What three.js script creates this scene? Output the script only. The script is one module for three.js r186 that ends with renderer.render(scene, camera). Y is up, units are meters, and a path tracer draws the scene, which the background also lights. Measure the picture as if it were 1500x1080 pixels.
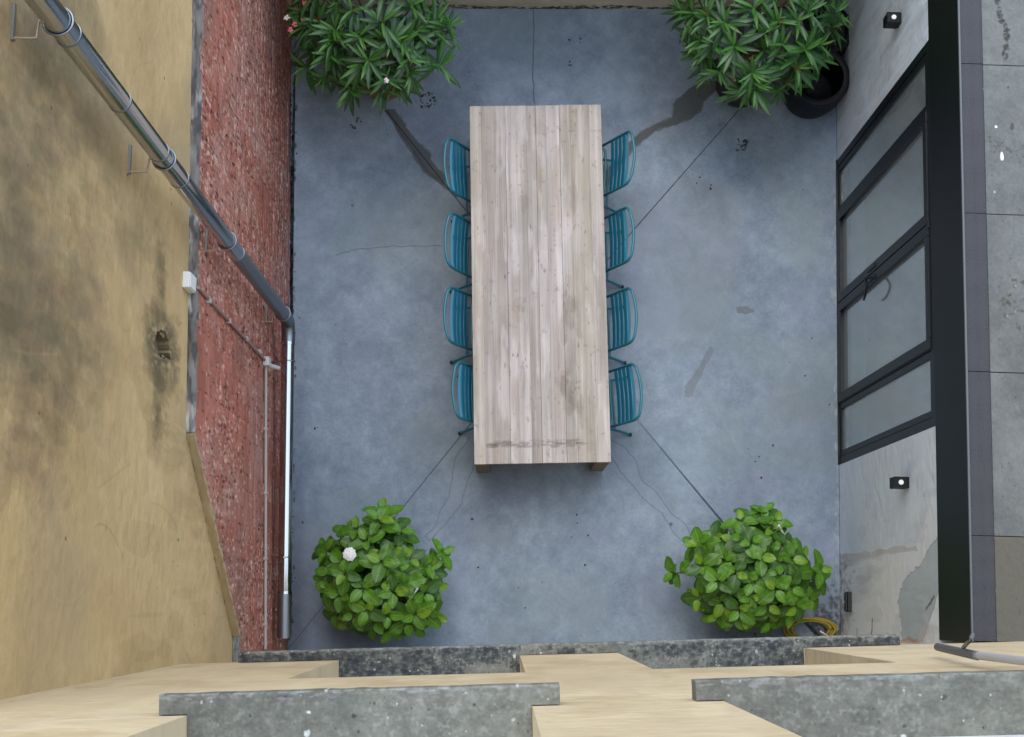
import * as THREE from 'three';
import { mergeGeometries } from 'three/addons/utils/BufferGeometryUtils.js';
import { RoundedBoxGeometry } from 'three/addons/geometries/RoundedBoxGeometry.js';

// ---------------------------------------------------------------- camera, sky, sun, exposure
const scene = new THREE.Scene();
const CAM_H = 11.2, FOCAL = 2100;                       // metres above the court; focal length in photo pixels (1500 x 1080)
const camera = new THREE.PerspectiveCamera(2 * Math.atan(540 / FOCAL) * 180 / Math.PI, 1500 / 1080, 0.1, 400);
camera.position.set(0, CAM_H, 0); camera.up.set(0, 0, -1);
camera.lookAt(12 / FOCAL, CAM_H - 1, -340 / FOCAL); camera.updateMatrixWorld();

const renderer = new THREE.WebGLRenderer({ antialias: true });
renderer.toneMapping = THREE.LinearToneMapping;
renderer.toneMappingExposure = 1.62;
renderer.shadowMap.enabled = true; renderer.shadowMap.type = THREE.PCFSoftShadowMap;

{ // overcast sky: brighter overhead, soft cloud mottling
  const W = 256, H = 128, d = new Float32Array(W * H * 4);
  for (let j = 0; j < H; j++) for (let i = 0; i < W; i++) {
    const el = ((j + 0.5) / H - 0.5) * Math.PI, az = (i + 0.5) / W * 2 * Math.PI, s = Math.max(0, Math.sin(el));
    const mott = 1 + 0.06 * Math.sin(az * 3 + 4 * s) * Math.cos(el) + 0.05 * Math.sin(az * 5 - 6 * s + 1) * Math.cos(el);
    const L = (0.90 + 0.42 * s) * mott, k = (j * W + i) * 4;
    d[k] = (0.94 - 0.10 * s) * L; d[k + 1] = 1.0 * L; d[k + 2] = (1.08 + 0.14 * s) * L; d[k + 3] = 1;
  }
  const sky = new THREE.DataTexture(d, W, H, THREE.RGBAFormat, THREE.FloatType);
  sky.mapping = THREE.EquirectangularReflectionMapping; sky.magFilter = THREE.LinearFilter; sky.needsUpdate = true;
  scene.background = sky; scene.environment = sky;
}
const sun = new THREE.DirectionalLight(0xfff3e2, 0.9);
sun.position.set(-1.2, 16, -8.5); sun.target.position.set(0.5, 0, -2); sun.castShadow = true; sun.shadow.radius = 55;
sun.shadow.mapSize.set(2048, 2048);
Object.assign(sun.shadow.camera, { left: -10, right: 10, top: 10, bottom: -10, near: 1, far: 45 });
scene.add(sun, sun.target);

// ---------------------------------------------------------------- helpers
const V = (x, y, z) => new THREE.Vector3(x, y, z);
const ray = (px, py) => V((px - 750) / FOCAL, -(py - 540) / FOCAL, -1).transformDirection(camera.matrixWorld);
const onY = (px, py, y = 0) => { const r = ray(px, py), t = (y - CAM_H) / r.y; return V(r.x * t, y, r.z * t); };
let seed = 7;
const rnd = () => { seed = (seed + 0x6D2B79F5) | 0; let t = Math.imul(seed ^ (seed >>> 15), 1 | seed); t = (t + Math.imul(t ^ (t >>> 7), 61 | t)) ^ t; return ((t ^ (t >>> 14)) >>> 0) / 4294967296; };
const rr = (a, b) => a + (b - a) * rnd();
const LAT = new Float32Array(65536); for (let i = 0; i < 65536; i++) LAT[i] = rnd();
const sm = (t) => t * t * (3 - 2 * t);
function vn(x, y) { const xi = Math.floor(x), yi = Math.floor(y), u = sm(x - xi), v = sm(y - yi), a = xi & 255, b = (xi + 1) & 255, c = (yi & 255) << 8, e = ((yi + 1) & 255) << 8; const p = LAT[c | a], q = LAT[c | b], r = LAT[e | a], s = LAT[e | b]; return p + (q - p) * u + (r - p) * v + (p - q - r + s) * u * v; }
function fbm(x, y, o = 4) { let a = 0.5, s = 0, n = 0; for (let i = 0; i < o; i++) { s += a * vn(x, y); n += a; a *= 0.5; x = x * 2.03 + 17.3; y = y * 2.03 + 9.1; } return s / n; }
const clamp = (x, a = 0, b = 1) => Math.min(b, Math.max(a, x));
const step = (a, b, x) => sm(clamp((x - a) / (b - a)));
const mix = (a, b, t) => [a[0] + (b[0] - a[0]) * t, a[1] + (b[1] - a[1]) * t, a[2] + (b[2] - a[2]) * t];

const counts = {};
function numbered(n) { const k = counts[n] = (counts[n] ?? -1) + 1; return k ? n + '_' + String(k).padStart(3, '0') : n; }
function thing(name, label, category, pos = [0, 0, 0], turn = 0, group) {
  const o = new THREE.Group(); o.name = numbered(name); o.position.set(...pos); o.rotation.y = turn;
  o.userData = { label, category }; if (group) o.userData.group = group; scene.add(o); return o;
}
function part(name, geo, mat, parent, label) { const m = new THREE.Mesh(geo, mat); m.name = name; if (label) m.userData.label = label; parent.add(m); return m; }
function struct(name, geo, mat) { const m = new THREE.Mesh(geo, mat); m.name = numbered(name); m.userData.kind = 'structure'; scene.add(m); return m; }
const T = (g, x = 0, y = 0, z = 0) => g.translate(x, y, z);
const box = (w, h, d, x = 0, y = 0, z = 0, r = 0) => T(r ? new RoundedBoxGeometry(w, h, d, 1, r) : new THREE.BoxGeometry(w, h, d), x, y, z);
const box2 = (x0, x1, y0, y1, z0, z1, r = 0) => box(x1 - x0, y1 - y0, z1 - z0, (x0 + x1) / 2, (y0 + y1) / 2, (z0 + z1) / 2, r);
const cyl = (r0, r1, h, n = 24) => new THREE.CylinderGeometry(r1, r0, h, n);
function tube(pts, r, n = 32, k = 10, tension = 0.5) { return new THREE.TubeGeometry(new THREE.CatmullRomCurve3(pts.map((p) => p.isVector3 ? p : V(...p)), false, 'catmullrom', tension), n, r, k, false); }
function rod(a, b, r, k = 10, r2 = r) { const A = a.isVector3 ? a : V(...a), B = b.isVector3 ? b : V(...b), d = B.clone().sub(A), g = new THREE.CylinderGeometry(r2, r, d.length(), k); g.applyQuaternion(new THREE.Quaternion().setFromUnitVectors(V(0, 1, 0), d.clone().normalize())); const m = A.add(B).multiplyScalar(0.5); return T(g, m.x, m.y, m.z); }
const merge = (a) => mergeGeometries(a.map((g) => { const q = g.index ? g.toNonIndexed() : g; for (const k of Object.keys(q.attributes)) if (!['position', 'normal', 'uv', 'color'].includes(k)) q.deleteAttribute(k); return q; }), false);
const lin = (r, g, b) => new THREE.Color().setRGB(r, g, b);
const std = (color, roughness = 0.8, extra = {}) => new THREE.MeshStandardMaterial({ color, roughness, ...extra });
const phys = (color, roughness, extra = {}) => new THREE.MeshPhysicalMaterial({ color, roughness, ...extra });

// a texture painted over a rectangle of a surface: base(u metres, v metres) -> sRGB 0..255, then draw(ctx, X, Y) with X, Y metres -> canvas
function painted(W, H, [u0, u1], [v0, v1], base, draw, color = true) {
  const c = document.createElement('canvas'); c.width = W; c.height = H; const ctx = c.getContext('2d'), im = ctx.createImageData(W, H);
  for (let j = 0; j < H; j++) for (let i = 0; i < W; i++) {
    const p = base(u0 + (u1 - u0) * (i + 0.5) / W, v1 - (v1 - v0) * (j + 0.5) / H), k = (j * W + i) * 4;
    im.data[k] = p[0]; im.data[k + 1] = p[1]; im.data[k + 2] = p[2]; im.data[k + 3] = 255;
  }
  ctx.putImageData(im, 0, 0);
  if (draw) draw(ctx, (u) => (u - u0) / (u1 - u0) * W, (v) => (v1 - v) / (v1 - v0) * H, W / (u1 - u0));
  const t = new THREE.CanvasTexture(c); if (color) t.colorSpace = THREE.SRGBColorSpace; t.anisotropy = 8; return t;
}
// gives a geometry uv from two of its coordinates over the same rectangle
function mapUV(g, fu, fv, [u0, u1], [v0, v1]) { const p = g.attributes.position, uv = new Float32Array(p.count * 2); for (let i = 0; i < p.count; i++) { const x = p.getX(i), y = p.getY(i), z = p.getZ(i); uv[2 * i] = (fu(x, y, z) - u0) / (u1 - u0); uv[2 * i + 1] = (fv(x, y, z) - v0) / (v1 - v0); } g.setAttribute('uv', new THREE.BufferAttribute(uv, 2)); return g; }
// small tiling grey noise for bump
function noiseTex(n, f, oct, lo = 0, hi = 255) { const d = new Uint8Array(n * n * 4); for (let j = 0; j < n; j++) for (let i = 0; i < n; i++) { const a = i / n, b = j / n; const w = (x, y) => fbm(x * f, y * f, oct); const v = (w(a, b) * (1 - a) * (1 - b) + w(a + 1 - 2, b) * a * (1 - b) + w(a, b - 1) * (1 - a) * b + w(a - 1, b - 1) * a * b); const q = clamp((v - 0.5) * 1.8 + 0.5) * (hi - lo) + lo, k = (j * n + i) * 4; d[k] = d[k + 1] = d[k + 2] = q; d[k + 3] = 255; } const t = new THREE.DataTexture(d, n, n); t.wrapS = t.wrapT = THREE.RepeatWrapping; t.magFilter = THREE.LinearFilter; t.needsUpdate = true; return t; }
const grainTex = noiseTex(512, 24, 5);
const rep = (t, x, y) => { const c = t.clone(); c.repeat.set(x, y); c.needsUpdate = true; return c; };
function blob(ctx, X, Y, cx, cy, rx, ry, n = 14, j = 0.3) { ctx.beginPath(); for (let i = 0; i <= n; i++) { const a = i / n * 2 * Math.PI, q = i % n === 0 ? 1 : 1 + rr(-j, j); const x = X(cx + Math.cos(a) * rx * q), y = Y(cy + Math.sin(a) * ry * q); i ? ctx.lineTo(x, y) : ctx.moveTo(x, y); } ctx.closePath(); ctx.fill(); }

// ---------------------------------------------------------------- setting
struct('ground', T(new THREE.PlaneGeometry(300, 300).rotateX(-Math.PI / 2), 0, -0.03, 0), std(lin(0.09, 0.09, 0.085), 0.95));

const leftX = (z) => -1.66 + 0.021 * z;                 // brick wall face at the left of the court
const rightX = (z) => 2.60 - 0.0294 * z;                // rendered wall face at the right
const FAR_Z = -4.82;

{ // courtyard floor: four concrete slabs meeting at saw-cut joints
  const RU = [-2.05, 2.95], RV = [-5.0, 0.6];           // metres in x and z
  const P = (px, py) => { const q = onY(px, py, 0); return [q.x, q.z]; };
  const col = painted(1400, 1400, RU, RV, (x, z) => {
    const a = fbm(x * 0.9 + 3, z * 0.9 + 8, 5), b = fbm(x * 3.1 + 20, z * 3.1, 4), c = fbm(x * 13 + 5, z * 13, 3), e = fbm(x * 70, z * 70, 2);
    let t = 0.5 + (a - 0.5) * 0.5 + (b - 0.5) * 0.55 + (c - 0.5) * 0.6 + (e - 0.5) * 0.4;
    let p = mix([101, 117, 136], [147, 163, 181], clamp(t));
    const w = step(0.52, 0.72, fbm(x * 1.3 + 40, z * 1.3 + 2, 4)); p = mix(p, [124, 131, 140], w * 0.45);
    const pale = step(0.55, 0.8, fbm(x * 2.2 + 70, z * 2.2 + 31, 6)); p = mix(p, [160, 176, 193], pale * 0.35); const gn = step(0.5, 0.75, fbm(x * 1.7 + 15, z * 1.7 + 51, 5)); p = mix(p, [120, 137, 143], gn * 0.4); const vi = step(0.52, 0.75, fbm(x * 2.6 + 35, z * 2.6 + 91, 5)); p = mix(p, [126, 134, 162], vi * 0.25);
    return p;
  }, (ctx, X, Y, S) => {
    const path = (pts, wob = 0.012, n = 9) => { ctx.beginPath(); pts.forEach((p, i) => { const [x, z] = P(...p); if (!i) return ctx.moveTo(X(x), Y(z)); const [x0, z0] = P(...pts[i - 1]); for (let k = 1; k <= n; k++) { const f = k / n; ctx.lineTo(X(x0 + (x - x0) * f + (k < n ? rr(-wob, wob) : 0)), Y(z0 + (z - z0) * f + (k < n ? rr(-wob, wob) : 0))); } }); };
    // damp stains
    for (const q of [0.34, 0.3, 0.28, 0.24]) { ctx.fillStyle = `rgba(64,66,66,${q})`;
    path([[1066, 118], [1030, 150], [1028, 162], [1012, 175], [985, 184], [960, 192], [930, 216], [905, 250], [888, 275], [884, 258], [900, 236], [925, 206], [944, 190], [964, 180], [985, 172], [988, 150], [1012, 128], [1040, 118]], 0.016, 5); ctx.fill(); }
    for (const q of [0.3, 0.3, 0.28, 0.24]) { ctx.fillStyle = `rgba(68,70,71,${q})`;
    path([[566, 160], [578, 182], [588, 200], [604, 220], [618, 244], [634, 260], [650, 272], [656, 262], [642, 248], [630, 232], [632, 226], [612, 208], [598, 190], [590, 176], [578, 160]], 0.016, 4); ctx.fill(); }
    ctx.fillStyle = 'rgba(58,60,64,0.55)'; path([[568, 160], [596, 205], [628, 250], [660, 275], [672, 288], [668, 290], [645, 270], [620, 252], [590, 206], [562, 162]], 0.006, 5); ctx.fill();
    // dried water marks with a dark outline, near the table's end
    const dried = (pts, f) => { ctx.fillStyle = f; path(pts, 0.007, 3); ctx.fill(); ctx.strokeStyle = 'rgba(72,80,94,0.5)'; ctx.lineWidth = 1.8; ctx.stroke(); };
    dried([[688, 640], [672, 662], [663, 690], [658, 726], [645, 748], [640, 768], [622, 786], [630, 792], [648, 772], [662, 756], [676, 738], [684, 706], [692, 690], [700, 650]], 'rgba(128,142,160,0.3)');
    dried([[896, 644], [918, 658], [932, 676], [940, 704], [962, 722], [980, 748], [1004, 768], [1016, 796], [1006, 798], [984, 776], [970, 752], [940, 728], [922, 706], [908, 690], [894, 668]], 'rgba(130,145,163,0.3)');
    ctx.fillStyle = 'rgba(92,98,106,0.45)'; path([[1040, 506], [1046, 512], [1030, 545], [1014, 580], [1002, 582], [1004, 566], [1022, 540]], 0.008, 4); ctx.fill();
    ctx.fillStyle = 'rgba(84,94,94,0.6)'; path([[1078, 450], [1090, 448], [1106, 456], [1092, 461], [1080, 458]], 0.006, 4); ctx.fill();
    // fine cracks
    ctx.strokeStyle = 'rgba(70,76,86,0.6)'; ctx.lineWidth = 1.7;
    path([[648, 361], [600, 360], [560, 362], [520, 366], [492, 374]], 0.008, 6); ctx.stroke();
    ctx.strokeStyle = 'rgba(80,88,98,0.75)'; ctx.lineWidth = 3; path([[781, 14], [782, 60], [780, 100], [783, 152]], 0.004, 6); ctx.stroke();
    // droppings, specks and little spills
    for (let i = 0; i < 110; i++) { const x = rr(-1.7, 2.7), z = rr(-4.8, 0.3), s = rnd() < 0.12 ? rr(0.006, 0.014) : rr(0.002, 0.006); ctx.fillStyle = rnd() < 0.7 ? `rgba(50,56,62,${rr(0.3, 0.8)})` : `rgba(175,182,188,${rr(0.2, 0.5)})`; blob(ctx, X, Y, x, z, s, s * rr(0.6, 1.4), 7, 0.3); }
    for (const [px, py, n, s] of [[1088, 212, 16, 9], [625, 148, 14, 12], [520, 180, 5, 9], [850, 72, 2, 30]]) for (let i = 0; i < n; i++) { const [x, z] = P(px + rr(-s, s), py + rr(-s, s)); ctx.fillStyle = `rgba(44,48,52,${rr(0.5, 0.9)})`; blob(ctx, X, Y, x, z, rr(0.006, 0.016), rr(0.006, 0.014), 7, 0.4); }
    // brush and mop arcs
    for (let i = 0; i < 260; i++) { const x = rr(-1.7, 2.7), z = rr(-4.7, 0.3), r = rr(0.1, 0.6), a = rr(0, 6.3); ctx.strokeStyle = rnd() < 0.5 ? 'rgba(170,180,192,0.06)' : 'rgba(70,80,92,0.06)'; ctx.lineWidth = rr(1, 10); ctx.beginPath(); ctx.arc(X(x), Y(z), r * S, a, a + rr(0.3, 1.2)); ctx.stroke(); }
    // black lichen in the crack along the brick wall, and dark blots in the near right corner
    for (let i = 0; i < 420; i++) { const z = rr(-4.8, 0.3), x = leftX(z) + Math.abs(rr(-1, 1) * rr(0, 1)) * 0.05; ctx.fillStyle = rnd() < 0.85 ? `rgba(46,50,52,${rr(0.3, 0.8)})` : 'rgba(120,128,96,0.5)'; blob(ctx, X, Y, x, z, rr(0.004, 0.014), rr(0.006, 0.03), 8, 0.4); }
    for (let i = 0; i < 260; i++) { const [cx, cz] = P(1215, 905); const x = cx + (rnd() - rnd()) * 0.2, z = cz + (rnd() - rnd()) * 0.3; ctx.fillStyle = `rgba(48,52,56,${rr(0.1, 0.4)})`; blob(ctx, X, Y, x, z, rr(0.004, 0.03), rr(0.004, 0.03), 9, 0.4); }
    for (let i = 0; i < 160; i++) { const z = rr(-3.6, 0.2); ctx.fillStyle = `rgba(168,174,178,${rr(0.1, 0.4)})`; blob(ctx, X, Y, rightX(z) - Math.abs(rr(-1, 1) * rr(0, 1)) * 0.07, z, rr(0.004, 0.016), rr(0.01, 0.05), 8, 0.4); }
  });
  const rough = painted(512, 512, RU, RV, (x, z) => { const t = 130 + 90 * fbm(x * 2 + 9, z * 2 + 4, 4) + 30 * (fbm(x * 14, z * 14, 3) - 0.5); return [t, t, t]; }, null, false);
  const bump = painted(800, 800, RU, RV, (x, z) => { const t = 255 * (0.6 * fbm(x * 9, z * 9, 4) + 0.4 * fbm(x * 60, z * 60, 2)); return [t, t, t]; }, null, false);
  const m = new THREE.MeshStandardMaterial({ map: col, roughness: 0.85, roughnessMap: rough, bumpMap: bump, bumpScale: 0.0035 });
  const base = struct('courtyard_floor', new THREE.PlaneGeometry(5.4, 6).rotateX(-Math.PI / 2).translate(0.45, -0.009, -2.2), std(lin(0.035, 0.037, 0.04), 0.95));
  const c = [0.4, -2.2], k = 0.0048, e = 0.008;
  const TL = [-1.71, -4.9], TR = [2.735, -4.9], BL = [-1.77, 0.5], BR = [2.63, 0.5];
  const slabs = [
    [[-k, 0], [c, TL, [leftX(-4.9) + e, -4.9], [leftX(0.5) + e, 0.5], BL]],
    [[k, 0], [c, BR, [rightX(0.5) - e, 0.5], [rightX(-4.9) - e, -4.9], TR]],
    [[0, -k], [c, TR, TL]], [[0, k], [c, BL, BR]],
  ];
  for (const [[dx, dz], pts] of slabs) {
    const s = new THREE.Shape(pts.map(([x, z]) => new THREE.Vector2(clamp(x + dx, -1.76, 2.74), -(z + dz))));
    const g = new THREE.ExtrudeGeometry(s, { depth: 0.006, bevelEnabled: false }).rotateX(-Math.PI / 2).translate(0, -0.006, 0);
    part('concrete_slab', mapUV(g, (x) => x, (x, y, z) => z, RU, RV), m, base);
  }
}

// ---------------------------------------------------------------- left neighbour: ochre rendered house wall over a brick wall
const YTOP = 7.3, LEDGE = 3.45, PROUD = 0.045;
{
  const RU = [-6.6, 1.2], RV = [1.2, 9.2];
  const hit = (px, py, off = -PROUD) => { const r = ray(px, py); const t = (-1.66 + off) / (r.x - 0.021 * r.z); return [r.z * t, CAM_H + r.y * t]; };
  const ochre = painted(1536, 1408, RU, RV, (z, y) => {
    const a = fbm(z * 0.8 + 11, y * 0.5 + 4, 5), b = fbm(z * 3.4, y * 2.2 + 7, 4), c = fbm(z * 16 + 3, y * 16, 3), e = fbm(z * 60, y * 60, 2);
    let p = mix([176, 151, 108], [212, 187, 142], clamp(0.5 + (a - 0.5) * 0.8 + (b - 0.5) * 0.6 + (c - 0.5) * 0.42 + (e - 0.5) * 0.2));
    const gy = step(0.5, 0.75, fbm(z * 1.1 + 60, y * 0.9 + 3, 5)); p = mix(p, [164, 148, 120], gy * 0.5);
    // soot and algae: thick high up to the left, with a ragged edge
    const reach = 1.15 * step(4.2, 6.0, y + 0.55 * (fbm(z * 1.3 + 5, y * 0.7, 5) - 0.5) * 3.4 + 0.18 * (z + 1.5)) * step(-0.3, -1.2, z + 0.9 * (fbm(z * 1.7 + 3, y * 1.1 + 8, 4) - 0.5));
    const mott = step(0.36, 0.66, fbm(z * 2.3 + 90, y * 1.7 + 12, 5) + 0.12 * (fbm(z * 20, y * 20, 3) - 0.5));
    p = mix(p, [128, 112, 90], clamp(reach * mott * 0.48));
    const dark = step(0.45, 0.85, fbm(z * 2.1 + 33, y * 1.3 + 71, 6)) * reach; p = mix(p, [94, 83, 70], dark * 0.42);
    const light = step(0.45, 0.8, fbm(z * 6 + 13, y * 4 + 21, 5)) * reach; return mix(p, [184, 166, 128], light * 0.5);
  }, (ctx, X, Y, S) => {
    const at = (px, py) => { const [z, y] = hit(px, py); return [z, y]; };
    // broken patch with a dark hole and the runs around it
    const soft = (px, py, rz, ry, n, colr, a0, s) => { const [cz, cy] = at(px, py); for (let i = 0; i < n; i++) { const z = cz + (rnd() + rnd() - 1) * rz, y = cy + (rnd() + rnd() - 1) * ry; ctx.fillStyle = `rgba(${colr},${rr(a0 * 0.2, a0 * 0.7)})`; blob(ctx, X, Y, z, y, rr(0.3, 1) * s, rr(0.4, 1.4) * s * 1.6, 9, 0.4); } };
    soft(236, 512, 0.24, 0.42, 420, '84,76,56', 0.16, 0.05); soft(234, 560, 0.3, 0.2, 220, '80,74,54', 0.16, 0.035); soft(236, 420, 0.34, 0.14, 180, '96,86,62', 0.13, 0.04);
    soft(230, 615, 0.22, 0.1, 120, '92,84,60', 0.13, 0.03); soft(252, 520, 0.14, 0.2, 150, '80,72,56', 0.18, 0.03);
    soft(236, 505, 0.14, 0.28, 120, '196,182,146', 0.5, 0.018);
    soft(60, 470, 0.7, 1.1, 260, '78,70,58', 0.08, 0.08); soft(20, 330, 0.6, 0.9, 260, '74,66,56', 0.09, 0.08); soft(40, 560, 0.5, 0.7, 180, '78,70,56', 0.12, 0.09); soft(110, 500, 0.4, 0.5, 160, '88,80,62', 0.10, 0.07);
    soft(110, 100, 0.5, 0.8, 200, '96,88,66', 0.10, 0.1); soft(200, 350, 0.4, 0.6, 120, '110,100,76', 0.08, 0.08); soft(140, 240, 0.5, 0.4, 140, '104,94,70', 0.1, 0.06);
    soft(40, 130, 0.4, 0.7, 140, '80,74,60', 0.12, 0.08);
    // small hairline marks and lower runs
    for (let i = 0; i < 150; i++) { const z = rr(-5, 0.3), y = rr(1.8, 7.5); ctx.strokeStyle = rnd() < 0.5 ? `rgba(214,196,150,${rr(0.06, 0.22)})` : `rgba(98,86,58,${rr(0.05, 0.2)})`; ctx.lineWidth = rr(0.8, 2); ctx.beginPath(); ctx.moveTo(X(z), Y(y)); ctx.quadraticCurveTo(X(z + rr(-0.1, 0.1)), Y(y - rr(0.05, 0.3)), X(z + rr(-0.2, 0.2)), Y(y - rr(0.1, 0.6))); ctx.stroke(); }
    for (let i = 0; i < 70; i++) { const z = rr(-1.1, 0.3), y = rr(2.2, 4.4), w = rr(0.01, 0.05); ctx.fillStyle = rnd() < 0.5 ? 'rgba(128,112,70,0.11)' : 'rgba(214,194,150,0.12)'; blob(ctx, X, Y, z, y, w * rr(1, 4), rr(0.1, 0.5), 12, 0.35); }
    for (let i = 0; i < 60; i++) { const z = rr(-4, 0.3), y = rr(2, 7); ctx.fillStyle = 'rgba(74,62,44,0.7)'; blob(ctx, X, Y, z, y, rr(0.003, 0.009), rr(0.004, 0.016), 7, 0.3); }
  });
  const h = thing('neighbour_house', 'ochre rendered house wall with dark weathering and a broken patch', 'building', [-1.66 - PROUD, 0, 0], 0);
  h.rotation.y = Math.atan(0.021);
  const mO = std(0xffffff, 0.95, { map: ochre, bumpMap: rep(grainTex, 5, 5), bumpScale: 0.006 });
  // wall front in local coordinates: x = out of the wall, z along it; a recess is cut where the render has broken away
  const sh = new THREE.Shape([[6.6, 0], [6.6, YTOP], [-1.2, YTOP], [-1.2, 0]].map(([a, b]) => new THREE.Vector2(a, b)));
  const [hz, hy] = hit(238, 507); const hp = []; for (let i = 0; i < 22; i++) { const a = i / 22 * 2 * Math.PI; hp.push(new THREE.Vector2(-hz + Math.cos(a) * 0.085 * rr(0.6, 1.15), hy + Math.sin(a) * 0.2 * rr(0.65, 1.15))); }
  sh.holes.push(new THREE.Path(hp));
  const wg = new THREE.ExtrudeGeometry(sh, { depth: 0.06, bevelEnabled: false });
  wg.rotateY(Math.PI / 2).translate(-0.06, 0, 0);   // shape x -> -z, extrusion -> +x
  part('wall', mapUV(wg, (x, y, z) => z, (x, y) => y, RU, RV), mO, h);
  part('house_body', box2(-6, -0.061, 0, YTOP, -6.6, 1.2), std(lin(0.2, 0.15, 0.11), 0.95), h, 'dark masonry behind the broken render');
  const cr = []; for (let i = 0; i < 40; i++) { const a = rr(0, 6.28), q = rr(0.9, 1.25); cr.push(T(new THREE.DodecahedronGeometry(rr(0.005, 0.014), 0).scale(0.7, 2.2, 1), -0.04 + rr(0, 0.014) * (q > 0.8 ? 2.4 : 0.4), hy + Math.sin(a) * 0.2 * q, hz + Math.cos(a) * 0.08 * q)); }
  part('broken_mortar', merge(cr), std(lin(0.36, 0.3, 0.2), 0.95, { map: null }), h);
}
{ // brick wall: real bricks too small to pick apart, paint flaking to white
  const w = thing('brick_wall', 'red painted brick wall with flaking white specks beneath the ochre render', 'wall', [-1.66, 0, 0]);
  w.rotation.y = Math.atan(0.021);
  const RU = [-5, 0.5], RV = [0, 3.6];
  const map = painted(1600, 1050, RU, RV, (z, y) => {
    const a = fbm(z * 1.1 + 3, y * 1.1, 4), b = fbm(z * 8, y * 5 + 7, 3), e = fbm(z * 40, y * 40, 2);
    let p = mix([146, 84, 70], [180, 116, 101], clamp(0.5 + (a - 0.5) * 0.8 + (b - 0.5) * 0.6 + (e - 0.5) * 0.3));
    const pk = step(0.5, 0.7, fbm(z * 1.6 + 50, y * 1.3 + 20, 4)); p = mix(p, [178, 136, 130], pk * 0.5);
    const gr = step(0.6, 0.74, fbm(z * 1.2 + 81, y * 0.9 + 5, 4)); return mix(p, [138, 112, 108], gr * 0.5);
  }, (ctx, X, Y) => {
    for (let i = 0; i < 22000; i++) { const z = rr(-5, 0.5), y = rr(0.1, 3.5), d = fbm(z * 1.5 + 7, y * 1.1 + 3, 3); if (rnd() > step(0.3, 0.6, d) * 0.8 + 0.2) continue; ctx.fillStyle = rnd() < 0.75 ? `rgba(208,182,172,${rr(0.2, 0.75)})` : `rgba(70,34,32,${rr(0.3, 0.7)})`; const s = rr(0.004, 0.014); blob(ctx, X, Y, z, y, s, s * rr(0.8, 3), 7, 0.4); }
    for (let i = 0; i < 26; i++) { const z = rr(-4.5, 0), y = rr(0.6, 3.4); ctx.fillStyle = 'rgba(190,166,156,0.25)'; blob(ctx, X, Y, z, y, rr(0.03, 0.14), rr(0.08, 0.4), 16, 0.45); }
  });
  const m = std(0xffffff, 0.92, { map, vertexColors: true, bumpMap: rep(grainTex, 8, 5), bumpScale: 0.004 });
  const topAt = (z) => z < -0.9 ? LEDGE - 0.005 : LEDGE - 0.005 + (z + 0.9) * (2.05 - LEDGE) / 1.11;
  const gs = [], CH = 0.0745, BL = 0.225;
  for (let r = 0; r * CH < LEDGE - 0.02; r++) for (let q = -1; q < 25; q++) {
    const z0 = -4.98 + q * BL + (r % 2) * BL / 2 + 0.005, z1 = z0 + BL - 0.01, y0 = r * CH + 0.004, y1 = y0 + CH - 0.009, zc = (z0 + z1) / 2;
    if (zc < -4.95 || zc > 0.4 || y1 > topAt(Math.min(z1, 0.21)) - 0.012) continue;
    const g = box2(-0.04, rr(-0.004, 0.003), y0 + rr(0, 0.003), y1 - rr(0, 0.003), z0, z1); const c = rr(0.82, 1.14), n = g.attributes.position.count, ca = new Float32Array(n * 3);
    for (let i = 0; i < n; i++) { ca[3 * i] = c; ca[3 * i + 1] = c * rr(0.97, 1.03); ca[3 * i + 2] = c; } g.setAttribute('color', new THREE.BufferAttribute(ca, 3)); gs.push(g);
  }
  const bricks = part('bricks', mapUV(merge(gs), (x, y, z) => z, (x, y) => y, RU, RV), m, w); bricks.userData.kind = 'stuff';
  const s = new THREE.Shape([[5, 0], [5, LEDGE - 0.01], [0.9, LEDGE - 0.01], [-0.21, 2.04], [-0.45, 2.04], [-0.45, 0]].map(([a, b]) => new THREE.Vector2(a, b)));
  part('mortar_bed', mapUV(new THREE.ExtrudeGeometry(s, { depth: PROUD - 0.0045, bevelEnabled: false }).rotateY(Math.PI / 2).translate(-PROUD, 0, 0), (x, y, z) => z, (x, y) => y, RU, RV), std(lin(1.0, 1.0, 1.0), 0.95, { map }), w);
  // crumbling mortar on the ledge: one rough strip, and an ochre fillet down the slope
  const CU = [-5, 0.5], CV = [-0.1, 0.05];
  const cop = painted(2048, 64, CU, CV, (z, x) => { let p = mix([92, 91, 93], [136, 135, 136], clamp(fbm(z * 9, x * 20, 4) * 1.3 - 0.15)); p = mix(p, [192, 190, 190], step(0.5, 0.72, fbm(z * 5 + 7, x * 26, 4)) * 0.8); p = mix(p, [70, 70, 74], step(0.5, 0.75, fbm(z * 11 + 40, x * 40 + 3, 3)) * 0.8); return p; });
  const rough = (g, amp, f) => { const p = g.attributes.position; for (let i = 0; i < p.count; i++) { const x = p.getX(i), y = p.getY(i), z = p.getZ(i); p.setX(i, x + amp * (fbm(z * f + 3, y * 30 + x * 9, 3) - 0.5)); p.setY(i, y + amp * 1.3 * (fbm(z * f * 1.4 + 50, x * 60 + 9, 3) - 0.5)); } g.computeVertexNormals(); return g; };
  const cmat = std(0xffffff, 0.95, { map: cop });
  part('coping_mortar', mapUV(rough(new THREE.BoxGeometry(PROUD + 0.004, 0.03, 4.1, 3, 1, 360).translate(-PROUD / 2 + 0.002, LEDGE - 0.002, -2.95), 0.022, 9), (x, y, z) => z, (x) => x, CU, CV), cmat, w);
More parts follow.
